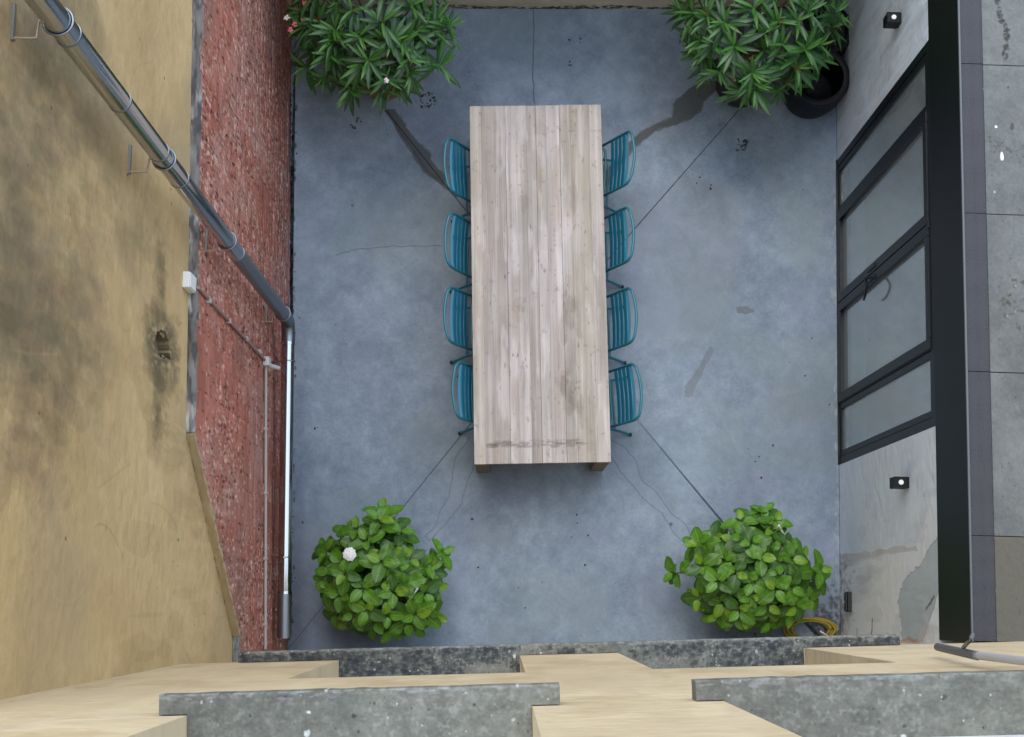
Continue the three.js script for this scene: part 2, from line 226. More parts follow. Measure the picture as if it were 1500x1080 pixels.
  const len = Math.hypot(1.11, LEDGE - 2.05), slope = Math.atan2(2.05 - LEDGE, 1.11), ym = std(lin(0.55, 0.44, 0.27), 0.95, { bumpMap: grainTex, bumpScale: 0.006 });
  part('sloped_fillet', rough(new THREE.BoxGeometry(PROUD, 0.03, len, 3, 1, 120).rotateX(-slope).translate(-PROUD / 2, (LEDGE + 2.05) / 2 + 0.004, -0.9 + 0.555), 0.016, 7), ym, w, 'ochre mortar fillet');
  const lm = [cmat];
  part('coping_mortar', box2(-PROUD, 0.004, 2.03, 2.055, 0.21, 0.4, 0.004), lm[0], w);
}
{ // far boundary wall with moss along its foot
  const RU = [-2, 3], RV = [0, 2.6];
  const map = painted(1024, 512, RU, RV, (x, y) => mix([190, 182, 164], [224, 217, 200], clamp(fbm(x * 2, y * 3, 5) * 1.2 - 0.1 + 0.3 * (fbm(x * 30, y * 30, 2) - 0.5))), (ctx, X, Y) => {
    for (let i = 0; i < 900; i++) { const x = rr(-2, 3), hh = 0.1 * Math.pow(fbm(x * 2 + 4, 3, 3), 1.5) + 0.02; ctx.fillStyle = rnd() < 0.6 ? `rgba(62,66,34,${rr(0.3, 0.8)})` : `rgba(44,42,34,${rr(0.3, 0.8)})`; blob(ctx, X, Y, x, rr(0, hh), rr(0.006, 0.03), rr(0.004, 0.014), 8, 0.4); }
  });
  const w = thing('garden_wall', 'pale beige rendered wall with green moss along its foot', 'wall', [0.45, 0, FAR_Z]);
  part('wall', mapUV(box2(-2.23, 2.3, 0, 2.6, -0.2, 0), (x) => x + 0.45, (x, y) => y, RU, RV), std(0xffffff, 0.95, { map, bumpMap: rep(grainTex, 4, 2), bumpScale: 0.004 }), w);
  part('coping', box2(-2.24, 2.31, 2.6, 2.66, -0.23, 0.03, 0.01), std(lin(0.35, 0.34, 0.32), 0.9), w);
}

// ---------------------------------------------------------------- right: garden room with steel doors, fascia and slab roof
const ROOF = 3.15;
const steel = phys(lin(0.007, 0.009, 0.012), 0.4, { specularIntensity: 0.5 }), glassM = phys(lin(0.80, 0.88, 0.90), 0.03, { transmission: 1, metalness: 0.28, thickness: 0, ior: 2.2, side: THREE.DoubleSide });
{
  const b = thing('garden_room', 'low rendered garden room with black steel glazed doors and slab roof', 'building', [2.6, 0, 0]);
  b.rotation.y = -Math.atan(0.0294);
  // local: x into the building, z along the wall, wall face at x = 0
  const Z0 = -3.53, Z1 = -1.05, HEAD = 2.541, RU = [-5, 0.6], RV = [0, 2.6];
  const hit = (px, py) => { const r = ray(px, py), t = 2.6 / (r.x + 0.0294 * r.z); return [r.z * t, CAM_H + r.y * t]; };
  const map = painted(1400, 700, RU, RV, (z, y) => {
    const a = fbm(z * 1.3 + 9, y * 1.1 + 2, 5), c = fbm(z * 5, y * 3, 4), e = fbm(z * 30, y * 30, 2);
    let p = mix([196, 210, 224], [226, 238, 248], clamp(0.5 + (a - 0.5) * 0.9 + (c - 0.5) * 0.5 + (e - 0.5) * 0.15));
    const d = step(0.55, 0.72, fbm(z * 2.2 + 44, y * 1.2 + 9, 5)); return mix(p, [184, 192, 200], d * 0.5);
  }, (ctx, X, Y) => {
    const path = (pts, w = 0.01) => { ctx.beginPath(); pts.forEach((p, i) => { const [z, y] = hit(...p); if (!i) return ctx.moveTo(X(z), Y(y)); const [z0, y0] = hit(...pts[i - 1]); for (let k = 1; k <= 6; k++) ctx.lineTo(X(z0 + (z - z0) * k / 6 + rr(-w, w)), Y(y0 + (y - y0) * k / 6 + rr(-w, w) * 2)); }); };
    // newer pale render, pinkish at the edges
    ctx.fillStyle = 'rgba(222,229,236,0.85)'; path([[1234, 812], [1260, 812], [1290, 802], [1340, 798], [1352, 770], [1366, 724], [1374, 720], [1376, 800], [1378, 960], [1232, 960]]); ctx.fill();
    ctx.fillStyle = 'rgba(172,171,170,0.5)'; path([[1234, 812], [1275, 808], [1310, 802], [1342, 800], [1344, 808], [1300, 812], [1262, 824], [1236, 836]]); ctx.fill();
    ctx.fillStyle = 'rgba(224,227,232,0.6)'; path([[1236, 836], [1260, 820], [1300, 812], [1330, 812], [1316, 850], [1318, 940], [1234, 960]]); ctx.fill();
    // smooth grey patch with an outline
    ctx.fillStyle = 'rgba(172,186,196,0.95)'; path([[1376, 786], [1362, 800], [1350, 826], [1334, 840], [1322, 856], [1316, 880], [1320, 912], [1322, 938], [1352, 940], [1360, 912], [1376, 862]]); ctx.fill(); ctx.strokeStyle = 'rgba(150,154,160,0.8)'; ctx.lineWidth = 2.5; ctx.stroke();
    ctx.strokeStyle = 'rgba(92,94,96,0.8)'; ctx.lineWidth = 5; path([[1356, 894], [1364, 882], [1369, 874]], 0.004); ctx.stroke();
    for (let i = 0; i < 12; i++) { ctx.strokeStyle = 'rgba(160,168,174,0.4)'; ctx.lineWidth = 2; const x = rr(1322, 1345), y = rr(860, 930); path([[x, y], [x + 8, y + rr(-4, 4)], [x + 16, y + rr(-6, 6)]], 0.01); ctx.stroke(); }
    // exposed terracotta at the foot, dirt runs, splashes
    ctx.fillStyle = 'rgba(176,138,122,0.6)'; path([[1306, 946], [1322, 936], [1346, 934], [1348, 950], [1340, 965], [1306, 965]], 0.02); ctx.fill();
    ctx.fillStyle = 'rgba(206,196,194,0.5)'; path([[1344, 934], [1356, 906], [1362, 920], [1358, 960], [1344, 960]], 0.02); ctx.fill();
    ctx.strokeStyle = 'rgba(92,90,92,0.75)'; ctx.lineWidth = 6; path([[1278, 906], [1278, 920], [1276, 936]], 0.004); ctx.stroke();
    for (let i = 0; i < 240; i++) { const z = rr(-0.35, 0.3), y = Math.abs(rr(-1, 1) * rnd()) * 0.55; ctx.fillStyle = `rgba(110,106,104,${rr(0.06, 0.22)})`; blob(ctx, X, Y, z, y, rr(0.006, 0.03), rr(0.008, 0.05), 9, 0.4); }
    for (let i = 0; i < 160; i++) { const z = rr(-4.8, -3.5), y = rr(0, 2.5); ctx.fillStyle = rnd() < 0.6 ? 'rgba(140,146,152,0.12)' : 'rgba(214,218,220,0.12)'; blob(ctx, X, Y, z, y, rr(0.01, 0.09), rr(0.1, 0.35), 12, 0.35); }
    for (let i = 0; i < 70; i++) { const z = rr(-1, 0.3), y = rr(0.6, 2.5); ctx.fillStyle = rnd() < 0.5 ? 'rgba(150,156,160,0.12)' : 'rgba(206,210,212,0.14)'; blob(ctx, X, Y, z, y, rr(0.01, 0.08), rr(0.05, 0.3), 12, 0.4); }
  });
  const mW = std(0xffffff, 0.9, { map, bumpMap: rep(grainTex, 4, 2), bumpScale: 0.004 });
  const s = new THREE.Shape([[4.95, 0], [4.95, 2.55], [-0.55, 2.55], [-0.55, 0]].map(([a, c]) => new THREE.Vector2(a, c)));
  s.holes.push(new THREE.Path([[-Z0, 0.001], [-Z0, HEAD], [-Z1, HEAD], [-Z1, 0.001]].map(([a, c]) => new THREE.Vector2(a, c))));
  const g = new THREE.ExtrudeGeometry(s, { depth: 0.22, bevelEnabled: false }).rotateY(Math.PI / 2);
  part('wall', mapUV(g, (x, y, z) => z, (x, y) => y, RU, RV), mW, b);
  const inner = std(lin(0.55, 0.55, 0.53), 0.9);
  part('room_floor', box2(0.22, 4.5, -0.02, 0.004, -4.94, 0.54), std(lin(0.12, 0.115, 0.11), 0.6), b);
  part('back_wall', box2(4.5, 4.7, 0, 3.05, -4.95, 0.55), inner, b);
  for (const z of [-4.95, 0.43]) part('side_wall', box2(0.221, 4.499, 0.005, 3.0, z, z + 0.12), inner, b);
  // outer steel frame
  const F = 0.06, fx0 = 0.0, fx1 = 0.07;
  part('door_frame', merge([box2(fx0, fx1, HEAD - F, HEAD - 0.001, Z0 + 0.001, Z1 - 0.001), box2(fx0, fx1, 0.012, HEAD - F, Z0 + 0.001, Z0 + F), box2(fx0, fx1, 0.012, HEAD - F, Z1 - F, Z1 - 0.001), box2(-0.012, 0.1, 0.0, 0.011, Z0 + 0.001, Z1 - 0.001)]), steel, b);
  const cuts = [Z0 + F, -3.08, -2.335, -1.535, Z1 - F];
  const light = (z0, z1, isDoor) => {
    const st = isDoor ? 0.07 : 0.045, y0 = 0.018, y1 = HEAD - F - 0.004, a = z0 + 0.004, c = z1 - 0.004, x0 = isDoor ? -0.012 : 0.004, x1 = 0.052;
    const bev = [box2(x0, x1, y0, y1, a, a + st, 0.004), box2(x0, x1, y0, y1, c - st, c, 0.004), box2(x0, x1, y0, y0 + st + (isDoor ? 0.02 : 0), a + st, c - st, 0.004), box2(x0, x1, y1 - st, y1, a + st, c - st, 0.004)];
    const m = part(isDoor ? 'glazed_door' : 'side_window', merge(bev), steel, b);
    part('pane', box2(0.018, 0.024, y0 + st, y1 - st, a + st, c - st), glassM, m);
    return m;
  };
  light(cuts[0], cuts[1], false); const d1 = light(cuts[1], cuts[2], true), d2 = light(cuts[2], cuts[3], true); light(cuts[3], cuts[4], false);
  for (const z of [cuts[1], cuts[3]]) part('mullion', box2(-0.004, 0.06, 0.018, HEAD - F - 0.002, z - 0.0035, z + 0.0035), steel, b);
  for (const [d, z, sgn] of [[d2, cuts[2] + 0.038, 1]]) {
    const hm = part('handle', merge([tube([[-0.012, 1.12, z], [-0.05, 1.12, z], [-0.062, 1.13, z + sgn * 0.02], [-0.066, 1.17, z + sgn * 0.07], [-0.06, 1.1, z + sgn * 0.125], [-0.05, 1.02, z + sgn * 0.14]], 0.009, 28, 8), T(box(0.008, 0.2, 0.034, 0, 0, 0, 0.003), -0.016, 1.1, z)]), steel, d);
  }
  part('lock_plate', box2(-0.02, -0.0125, 1.0, 1.2, cuts[2] - 0.056, cuts[2] - 0.026, 0.002), steel, d1);
  part('door_stop', box2(-0.012, 0.05, HEAD - 0.09, HEAD - 0.05, cuts[2] - 0.03, cuts[2] + 0.03, 0.004), steel, b);
  // fascia beam, its bright drip edge, the dark coping and the roof slabs
  part('fascia', merge([box2(-0.004, 0.05, 2.552, ROOF - 0.004, -4.98, 0.23), box2(-0.003, 0.2, 2.545, 2.551, -4.98, 0.23)]), phys(lin(0.004, 0.006, 0.008), 0.45, { specularIntensity: 0.45 }), b, 'black painted steel fascia beam');
  part('drip_edge', box2(-0.009, 0.003, ROOF - 0.003, ROOF + 0.012, -4.98, 0.225, 0.002), std(lin(0.09, 0.1, 0.115), 0.5), b);
  const felt = std(lin(0.055, 0.056, 0.068), 0.92, { bumpMap: rep(grainTex, 2, 4), bumpScale: 0.004 });
  const joints = [-4.98, -4.04, -3.13, -2.22, -1.29, -0.36, 0.222];
  for (let i = 0; i < 6; i++) part('coping', box2(0.004, 0.13, ROOF - 0.02, ROOF + 0.006 + (i % 2) * 0.001, joints[i] + 0.0015, joints[i + 1] - 0.0015, 0.002), felt, b);
  const RS = [0, 3], RT = [-5, 0.5];
  const slabMap = painted(700, 1024, RS, RT, (x, z) => {
    const a = fbm(x * 2.4, z * 2.4, 5), c = fbm(x * 18, z * 18, 3), e = fbm(x * 90, z * 90, 2);
    let p = mix([78, 81, 82], [118, 121, 121], clamp(0.5 + (a - 0.5) * 0.9 + (c - 0.5) * 0.35 + (e - 0.5) * 0.35));
    if (z > -0.36) p = mix(p, [90, 86, 74], 0.65 + 0.3 * (c - 0.5)); return p;
  }, (ctx, X, Y) => {
    for (let i = 0; i < 420; i++) { const x = rr(0.1, 1.5), z = rr(-4.9, 0.25), q = rnd(); const s = q < 0.06 ? rr(0.006, 0.013) : rr(0.002, 0.005); ctx.fillStyle = rnd() < 0.2 ? 'rgba(200,204,204,0.8)' : 'rgba(58,58,54,0.7)'; blob(ctx, X, Y, x, z, s, s * rr(0.7, 1.8), 7, 0.4); }
    for (let i = 0; i < 150; i++) { const z = rr(-3.75, -3.16), x = 0.24 + 0.02 * Math.sin(z * 9) + rr(-0.015, 0.015) + (z > -3.4 ? 0.02 : 0); ctx.fillStyle = `rgba(48,50,48,${rr(0.3, 0.8)})`; blob(ctx, X, Y, x, z, rr(0.004, 0.012), rr(0.004, 0.014), 8, 0.4); }
    for (let i = 0; i < 80; i++) { ctx.fillStyle = `rgba(60,62,58,${rr(0.2, 0.6)})`; blob(ctx, X, Y, 0.28 + rr(-0.12, 0.1), -2.62 + rr(-0.05, 0.05) * rr(0.3, 2), rr(0.003, 0.012), rr(0.003, 0.01), 8, 0.4); }
    for (let i = 0; i < 60; i++) { ctx.fillStyle = `rgba(60,56,48,${rr(0.2, 0.6)})`; blob(ctx, X, Y, 0.3 + rr(-0.12, 0.1), -1.7 + rr(-0.15, 0.15), rr(0.003, 0.018), rr(0.003, 0.014), 8, 0.4); }
    ctx.fillStyle = 'rgba(240,242,240,1)'; blob(ctx, X, Y, 0.236, -2.57, 0.009, 0.026, 9, 0.3); blob(ctx, X, Y, 0.205, -2.75, 0.008, 0.008, 9, 0.3); blob(ctx, X, Y, 0.22, -3.6, 0.008, 0.009, 9, 0.3);
  });
  const mR = std(0xffffff, 0.93, { map: slabMap, bumpMap: rep(grainTex, 4, 6), bumpScale: 0.005 });
  part('roof_deck', box2(0.05, 4.7, 3.0, ROOF - 0.031, -4.98, 0.222), std(lin(0.05, 0.05, 0.05), 0.95), b);
  for (let i = 0; i < 6; i++) for (let q = 0; q < 5; q++) { const x0 = 0.133 + q * 0.92; part('roof_slab', mapUV(box2(x0 + 0.002, x0 + 0.917, ROOF - 0.03, ROOF - 0.004 + rr(-0.001, 0.001), joints[i] + 0.002, joints[i + 1] - 0.002, 0.003), (x) => x % 3, (x, y, z) => z, RS, RT), mR, b); }

  // wall lamps and socket, on the wall
  const lamp = (px, py, label) => {
    const [z, y] = hit(px, py); const p = b.localToWorld(V(0, y, z)); b.updateMatrixWorld(); const q = V(0, y, z).applyMatrix4(b.matrixWorld);
    const l = thing('wall_lamp', label, 'lamp', [q.x, q.y, q.z], b.rotation.y, 'up and down wall lamps');
    part('housing', merge([box2(-0.1, -0.008, -0.06, 0.058, -0.036, 0.036, 0.005), box2(-0.1, -0.008, 0.056, 0.06, -0.036, -0.024), box2(-0.1, -0.008, 0.056, 0.06, 0.024, 0.036)]), phys(lin(0.006, 0.007, 0.008), 0.5, { specularIntensity: 0.5 }), l);
    part('mounting_plate', box2(-0.008, 0, -0.05, 0.05, -0.035, 0.035), phys(lin(0.006, 0.007, 0.008), 0.5, { specularIntensity: 0.5 }), l);
    part('lens', T(cyl(0.017, 0.016, 0.006, 20), -0.055, 0.06, 0), phys(lin(0.92, 0.93, 0.94), 0.25, { clearcoat: 0.6 }), l, 'round white lens');
    return l;
  };
  b.updateMatrixWorld();
  lamp(1318, 30, 'small black cube wall lamp beyond the glazed doors, near the oleander'); lamp(1329, 708, 'small black cube wall lamp above the patched grey render');
  { const [z, y] = hit(1246, 882), q = V(0, y, z).applyMatrix4(b.matrixWorld), o = thing('outdoor_socket', 'black double outdoor socket low on the patched render', 'socket', [q.x, q.y, q.z], b.rotation.y);
    part('socket_box', box2(-0.03, 0, -0.045, 0.045, -0.075, 0.075, 0.005), std(lin(0.012, 0.012, 0.014), 0.5), o);
    for (const s2 of [-0.036, 0.036]) part('lid', box2(-0.042, -0.031, -0.036, 0.036, s2 - 0.032, s2 + 0.032, 0.004), std(lin(0.018, 0.018, 0.02), 0.4), o); }
}

// ---------------------------------------------------------------- the house the view is taken from
{
  const TURN = Math.atan(0.026), SL = 3.56, SU = 7.2;
  const h = thing('apartment_building', 'cream rendered facade with concrete window sills and white window frames', 'building', [0, 0, 0.286], TURN);
  // local: x along the facade, z into the building, face at z = 0
  const RU = [-2, 6], RV = [0, 14];
  const cream = painted(640, 1120, RU, RV, (x, y) => { const a = fbm(x * 1.2 + 5, y * 0.8, 5), c = fbm(x * 8, y * 3, 4), e = fbm(x * 40, y * 40, 2); return mix([194, 175, 142], [217, 200, 169], clamp(0.5 + (a - 0.5) * 0.9 + (c - 0.5) * 0.8 + (e - 0.5) * 0.4)); }, (ctx, X, Y) => {
    for (let i = 0; i < 260; i++) { ctx.fillStyle = `rgba(104,92,70,${rr(0.2, 0.6)})`; blob(ctx, X, Y, rr(-2, 3), rr(2, 8), rr(0.002, 0.006), rr(0.004, 0.02), 7, 0.4); }
    for (let i = 0; i < 500; i++) { ctx.fillStyle = rnd() < 0.5 ? 'rgba(150,128,84,0.12)' : 'rgba(228,210,166,0.14)'; blob(ctx, X, Y, rr(-2, 3), rr(2, 9), rr(0.02, 0.2), rr(0.05, 0.4), 12, 0.4); }
  });
  const mC = std(0xffffff, 0.94, { map: cream, bumpMap: rep(grainTex, 4, 8), bumpScale: 0.007 });
  const lower = [[-0.865, 0.086], [0.597, 1.575]], upper = [[-0.862, 0.079], [0.6, 1.56]], LH = 5.35, UH = 9.1;
  const sh = new THREE.Shape([[-1.75, 3.48], [6, 3.48], [6, 12.6], [-1.75, 12.6]].map(([a, b]) => new THREE.Vector2(a, b)));
  const openings = [];
  for (const [a, b] of lower) openings.push([a, b, SL, LH]); for (const [a, b] of [...upper, [2.2, 3.1]]) openings.push([a, b, SU, UH]);
  for (const [a, b, c, d] of openings) sh.holes.push(new THREE.Path([[a, c], [a, d], [b, d], [b, c]].map(([p, q]) => new THREE.Vector2(p, q))));
  part('wall', mapUV(new THREE.ExtrudeGeometry(sh, { depth: 0.22, bevelEnabled: false }), (x) => x, (x, y) => y, RU, RV), mC, h);
  part('ground_floor_wall', mapUV(box2(-1.75, 6, 0, 3.479, 0.05, 0.22), (x) => x, (x, y) => y, RU, RV), mC, h);
  part('building_body', merge([box2(-1.75, -1.6, 0, 12.6, 0.221, 6), box2(5.85, 6, 0, 12.6, 0.221, 6), box2(-1.6, 5.85, 0, 12.6, 5.85, 6), box2(-1.6, 5.85, 13.3, 12.6, 0.221, 5.85), box2(-1.6, 5.85, 6.2, 6.5, 0.221, 5.85)]), std(lin(0.3, 0.28, 0.25), 0.9), h);
  // concrete: speckled sill texture
  const RS = [-2, 3], RT = [-0.2, 0.3];
  const conc = (lo, hi, white, darkBlots) => painted(2048, 208, RS, RT, (x, z) => { const a = fbm(x * 4 + 3, z * 7, 4), c = fbm(x * 30, z * 30, 5), e = fbm(x * 130, z * 130, 2), p = mix(lo, hi, clamp(0.5 + (a - 0.5) * 1.0 + (c - 0.5) * 0.8 + (e - 0.5) * 0.5)), w = step(0.5, 0.8, fbm(x * 85 + 9, z * 85 + 5, 3)) * step(0.35, 0.7, fbm(x * 4 + 70, z * 6, 4)); return mix(p, [172, 174, 170], w * white); }, (ctx, X, Y) => {
    if (darkBlots) for (let i = 0; i < 7000; i++) { const x = rr(-1.4, 2.1), z = rr(-0.045, 0.16); if (rnd() > step(0.3, 0.5, fbm(x * 2 + 5, z * 8, 3))) continue; ctx.fillStyle = `rgba(34,38,44,${rr(0.1, 0.4)})`; blob(ctx, X, Y, x, z, rr(0.002, 0.02), rr(0.002, 0.016), 9, 0.4); }  // ragged dark blots over the lower ledge and its window recesses
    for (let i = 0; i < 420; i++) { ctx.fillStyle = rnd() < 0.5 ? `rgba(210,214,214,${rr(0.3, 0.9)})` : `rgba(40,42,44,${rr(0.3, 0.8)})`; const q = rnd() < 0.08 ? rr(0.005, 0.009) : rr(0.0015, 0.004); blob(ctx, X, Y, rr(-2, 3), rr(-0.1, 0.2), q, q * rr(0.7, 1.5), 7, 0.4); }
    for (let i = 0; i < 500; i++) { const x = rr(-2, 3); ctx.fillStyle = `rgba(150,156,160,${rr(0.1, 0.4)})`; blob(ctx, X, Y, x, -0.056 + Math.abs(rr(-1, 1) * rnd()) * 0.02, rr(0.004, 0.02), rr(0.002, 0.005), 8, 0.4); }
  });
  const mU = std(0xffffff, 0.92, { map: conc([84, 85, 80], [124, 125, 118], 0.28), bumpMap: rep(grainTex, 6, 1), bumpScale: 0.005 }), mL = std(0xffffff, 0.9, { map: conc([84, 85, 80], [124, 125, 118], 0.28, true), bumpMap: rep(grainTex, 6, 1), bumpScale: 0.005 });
  const uvS = (g) => mapUV(g, (x) => x, (x, y, z) => z, RS, RT);
  // lower ledge runs in front of the piers and back into both windows
  const slab = (pts, y, th) => { const g = new THREE.ExtrudeGeometry(new THREE.Shape(pts.map(([x, z]) => new THREE.Vector2(x, -z))), { depth: th, bevelEnabled: true, bevelSize: 0.003, bevelThickness: 0.003, bevelOffset: -0.003, bevelSegments: 2 }); return uvS(g.rotateX(-Math.PI / 2).translate(0, y - th - 0.003, 0)); };
  const edge = (x0, x1, n) => { const o = []; for (let i = 0; i <= n; i++) o.push([x0 + (x1 - x0) * i / n, -0.057 + 0.0045 * (fbm(x0 * 3 + i * 0.9, 4, 2) - 0.5)]); return o; };
  const tongues = (list) => list.flatMap(([a, b, d]) => [[b - 0.002, -0.002], [b - 0.002, d], [a + 0.002, d], [a + 0.002, -0.002]]);
  part('window_ledge', slab([...edge(-1.385, 2.08, 60), [2.08, -0.002], ...tongues([[...lower[1], 0.16], [...lower[0], 0.16]]), [-1.385, -0.002]], SL + 0.002, 0.08), mL, h, 'dark blotched concrete ledge');
  for (const [a, b] of [...upper, [2.2, 3.1]]) part('window_sill', slab([...edge(a - 0.075, b + 0.075, 24), [b + 0.075, -0.002], ...tongues([[a, b, 0.13]]), [a - 0.075, -0.002]], SU + 0.004, 0.08), mU, h, 'mottled grey concrete sill');
  const white = std(lin(0.78, 0.8, 0.82), 0.4);
  for (const [a, b, c, d] of openings) {
    const zf = c < 5 ? 0.14 : 0.11, w = part('window', merge([box2(a + 0.001, b - 0.001, c + 0.004, c + 0.07, zf, zf + 0.06, 0.004), box2(a + 0.001, b - 0.001, d - 0.06, d - 0.001, zf, zf + 0.06, 0.004), box2(a + 0.001, a + 0.06, c + 0.071, d - 0.061, zf, zf + 0.06, 0.004), box2(b - 0.06, b - 0.001, c + 0.071, d - 0.061, zf, zf + 0.06, 0.004), box2((a + b) / 2 - 0.04, (a + b) / 2 + 0.04, c + 0.071, d - 0.061, zf, zf + 0.06, 0.004)]), white, h);
    for (const [p, q] of [[a + 0.06, (a + b) / 2 - 0.04], [(a + b) / 2 + 0.04, b - 0.06]]) part('pane', box2(p, q, c + 0.07, d - 0.06, zf + 0.028, zf + 0.034), glassM, w);
  }
  h.updateMatrixWorld();
  // grey conduit along the facade above the roof
  const at = (px, py, zl) => { const r = ray(px, py), n = V(0, 0, 1).applyQuaternion(h.quaternion), o = V(0, 0, zl).applyMatrix4(h.matrixWorld); const t = (n.dot(o) - n.dot(camera.position)) / n.dot(r); return camera.position.clone().addScaledVector(r, t); };
  const A = at(1374, 948, -0.045), B = at(1432, 961, -0.045), C = at(1500, 969, -0.045), D = C.clone().add(C.clone().sub(B).multiplyScalar(1.6));
  const o = thing('conduit_pipe', 'grey plastic conduit lying against the facade at the fascia end', 'pipe', [A.x, A.y, A.z]); const rel = (p) => p.clone().sub(A);
  part('rubber_sleeve', rod(V(0, 0, 0), rel(B), 0.017, 12), std(lin(0.11, 0.11, 0.125), 0.6), o, 'dark grey flexible sleeve');
  part('tube', rod(rel(B.clone().lerp(A, 0.05)), rel(D), 0.0145, 12), std(lin(0.42, 0.43, 0.46), 0.45), o, 'light grey plastic tube');
  const E = at(1408, 956, -0.045); part('cable_tail', tube([rel(E), rel(at(1413, 947, -0.07)), rel(at(1421, 938, -0.1)), rel(at(1425, 930, -0.11))], 0.008, 12, 7), std(lin(0.16, 0.16, 0.17), 0.6), o);
}

// ---------------------------------------------------------------- pipes on the brick wall
{
  const inox = std(lin(0.46, 0.48, 0.5), 0.1, { metalness: 1, roughnessMap: null }), zinc = std(lin(0.26, 0.29, 0.33), 0.42, { metalness: 1 }), R = 0.048, X0 = -1.58, Zp = -2.026, HB = 0.86;
  const d = thing('drainpipe', 'shiny steel drainpipe running down the wall and along its foot', 'drainpipe', [X0, 0, Zp]);
  const hAt = (px, py) => { const r = ray(px, py); return CAM_H + r.y * (X0 / r.x); };
  const rings = [[100, 42], [175, 148], [232, 225], [262, 262], [346, 370]].map((p) => hAt(...p));
  part('upper_pipe', T(cyl(R, R, YTOP + 0.2 - rings[4], 32), 0, (YTOP + 0.2 + rings[4]) / 2, 0), inox, d, 'polished upper length');
  part('lower_pipe', T(cyl(R + 0.001, R + 0.001, rings[4] - HB - 0.16, 32), 0, (rings[4] + HB + 0.16) / 2, 0), zinc, d, 'dull grey lower length');
  part('elbow', tube([[0, HB + 0.17, 0], [0, HB + 0.1, 0.002], [0, HB + 0.03, 0.03], [0, HB, 0.1], [0, HB - 0.002, 0.17]], R + 0.002, 24, 20), zinc, d);
  const e0 = V(0, HB, 0.16), e1 = V(0.012, HB - 0.05, 1.98), e2 = V(0.015, HB - 0.06, 2.29);
  part('run_pipe', rod(e0, e1, R, 28), inox, d, 'bright horizontal run'); part('end_pipe', rod(e1, e2, R + 0.003, 28), zinc, d);
  for (const y of rings) part('joint_ring', T(cyl(R + 0.002, R + 0.002, 0.012, 32), 0, y, 0), zinc, d);
  for (const z of [0.17, 1.97]) { const g = cyl(R + 0.0045, R + 0.0045, 0.02, 32).rotateX(Math.PI / 2); part('joint_ring', T(g, z > 1 ? 0.012 : 0, z > 1 ? HB - 0.05 : HB, z), inox, d); }
  for (const [px, py] of [[85, 28], [240, 235], [332, 352], [414, 462]]) { // stand-off brackets
    const y = hAt(px, py), wall = (y > LEDGE ? leftX(Zp) - PROUD : leftX(Zp)) - X0;
    const c = part('clamp', T(new THREE.TorusGeometry(R + 0.005, 0.005, 8, 30).rotateX(Math.PI / 2), 0, y, 0), zinc, d);
    part('bracket_rod', merge([rod([wall, y - 0.01, 0.06], [-R - 0.03, y - 0.01, 0.06], 0.005), rod([-R - 0.03, y - 0.01, 0.06], [-R - 0.02, y, 0.0], 0.005), rod([-R - 0.02, y, 0], [-R, y, 0], 0.006)]), std(lin(0.4, 0.33, 0.28), 0.5, { metalness: 0.7 }), c);
    part('bracket_rail', box2(wall - 0.002, wall + 0.012, y - 0.022, y + 0.002, -0.07, 0.07, 0.002), std(lin(0.2, 0.2, 0.18), 0.6, { metalness: 0.5 }), c);
  }
  for (const z of [0.3, 1.72]) part('run_bracket', merge([new THREE.TorusGeometry(R + 0.005, 0.005, 8, 30).translate(0.002, HB - 0.005 - (z - 0.3) * 0.028, z), rod([leftX(Zp + z) - X0 - 0.003, HB - 0.01 - (z - 0.3) * 0.028, z], [-R, HB - 0.01 - (z - 0.3) * 0.028, z], 0.006)]), inox, d);

  const jx = leftX(-1.7), jb = thing('junction_box', 'small white junction box on the ledge above the brick wall', 'junction box', [jx - PROUD, LEDGE + 0.01, -1.715]);
  part('box_body', box2(0, 0.04, 0.0, 0.16, -0.045, 0.045, 0.006), std(lin(0.74, 0.76, 0.78), 0.45), jb); part('lid', box2(0.0405, 0.046, 0.008, 0.152, -0.04, 0.04, 0.002), std(lin(0.78, 0.8, 0.82), 0.4), jb);
  const cd = thing('cable_conduit', 'thin pale conduit dropping from the junction box and running along the bricks', 'conduit', [jx, 0, -1.7]);
  const cm = std(lin(0.42, 0.38, 0.37), 0.55), rx = (z) => leftX(z) - jx + 0.014;
  part('drop_tube', rod([0.014, LEDGE + 0.03, 0], [0.014, 1.24, 0.03], 0.0105), std(lin(0.3, 0.2, 0.18), 0.6), cd, 'brown painted drop');
  part('run_tube', rod([rx(-1.65) , 1.21, 0.045], [rx(0.32), 1.15, 2.03], 0.0105), cm, cd, 'pale grey run');
  part('corner_fitting', box2(0.001, 0.045, 1.17, 1.26, 0.005, 0.07, 0.006), std(lin(0.6, 0.6, 0.6), 0.45), cd, 'pale corner fitting');
  part('spur', rod([0.02, 1.16, 0.05], [0.075, 1.02, 0.05], 0.016), std(lin(0.6, 0.6, 0.6), 0.45), cd);
  for (const [y] of [[3.2], [2.6], [2.0], [1.5]]) part('clip', box2(0, 0.03, y - 0.012, y + 0.012, 0.0, 0.03, 0.002), cm, cd);
  for (const z of [0.5, 0.95, 1.4, 1.85]) part('clip', box2(rx(-1.7 + z) - 0.012, rx(-1.7 + z) + 0.014, 1.21 - z * 0.03 - 0.018, 1.21 - z * 0.03 + 0.018, z, z + 0.02, 0.002), cm, cd);
}

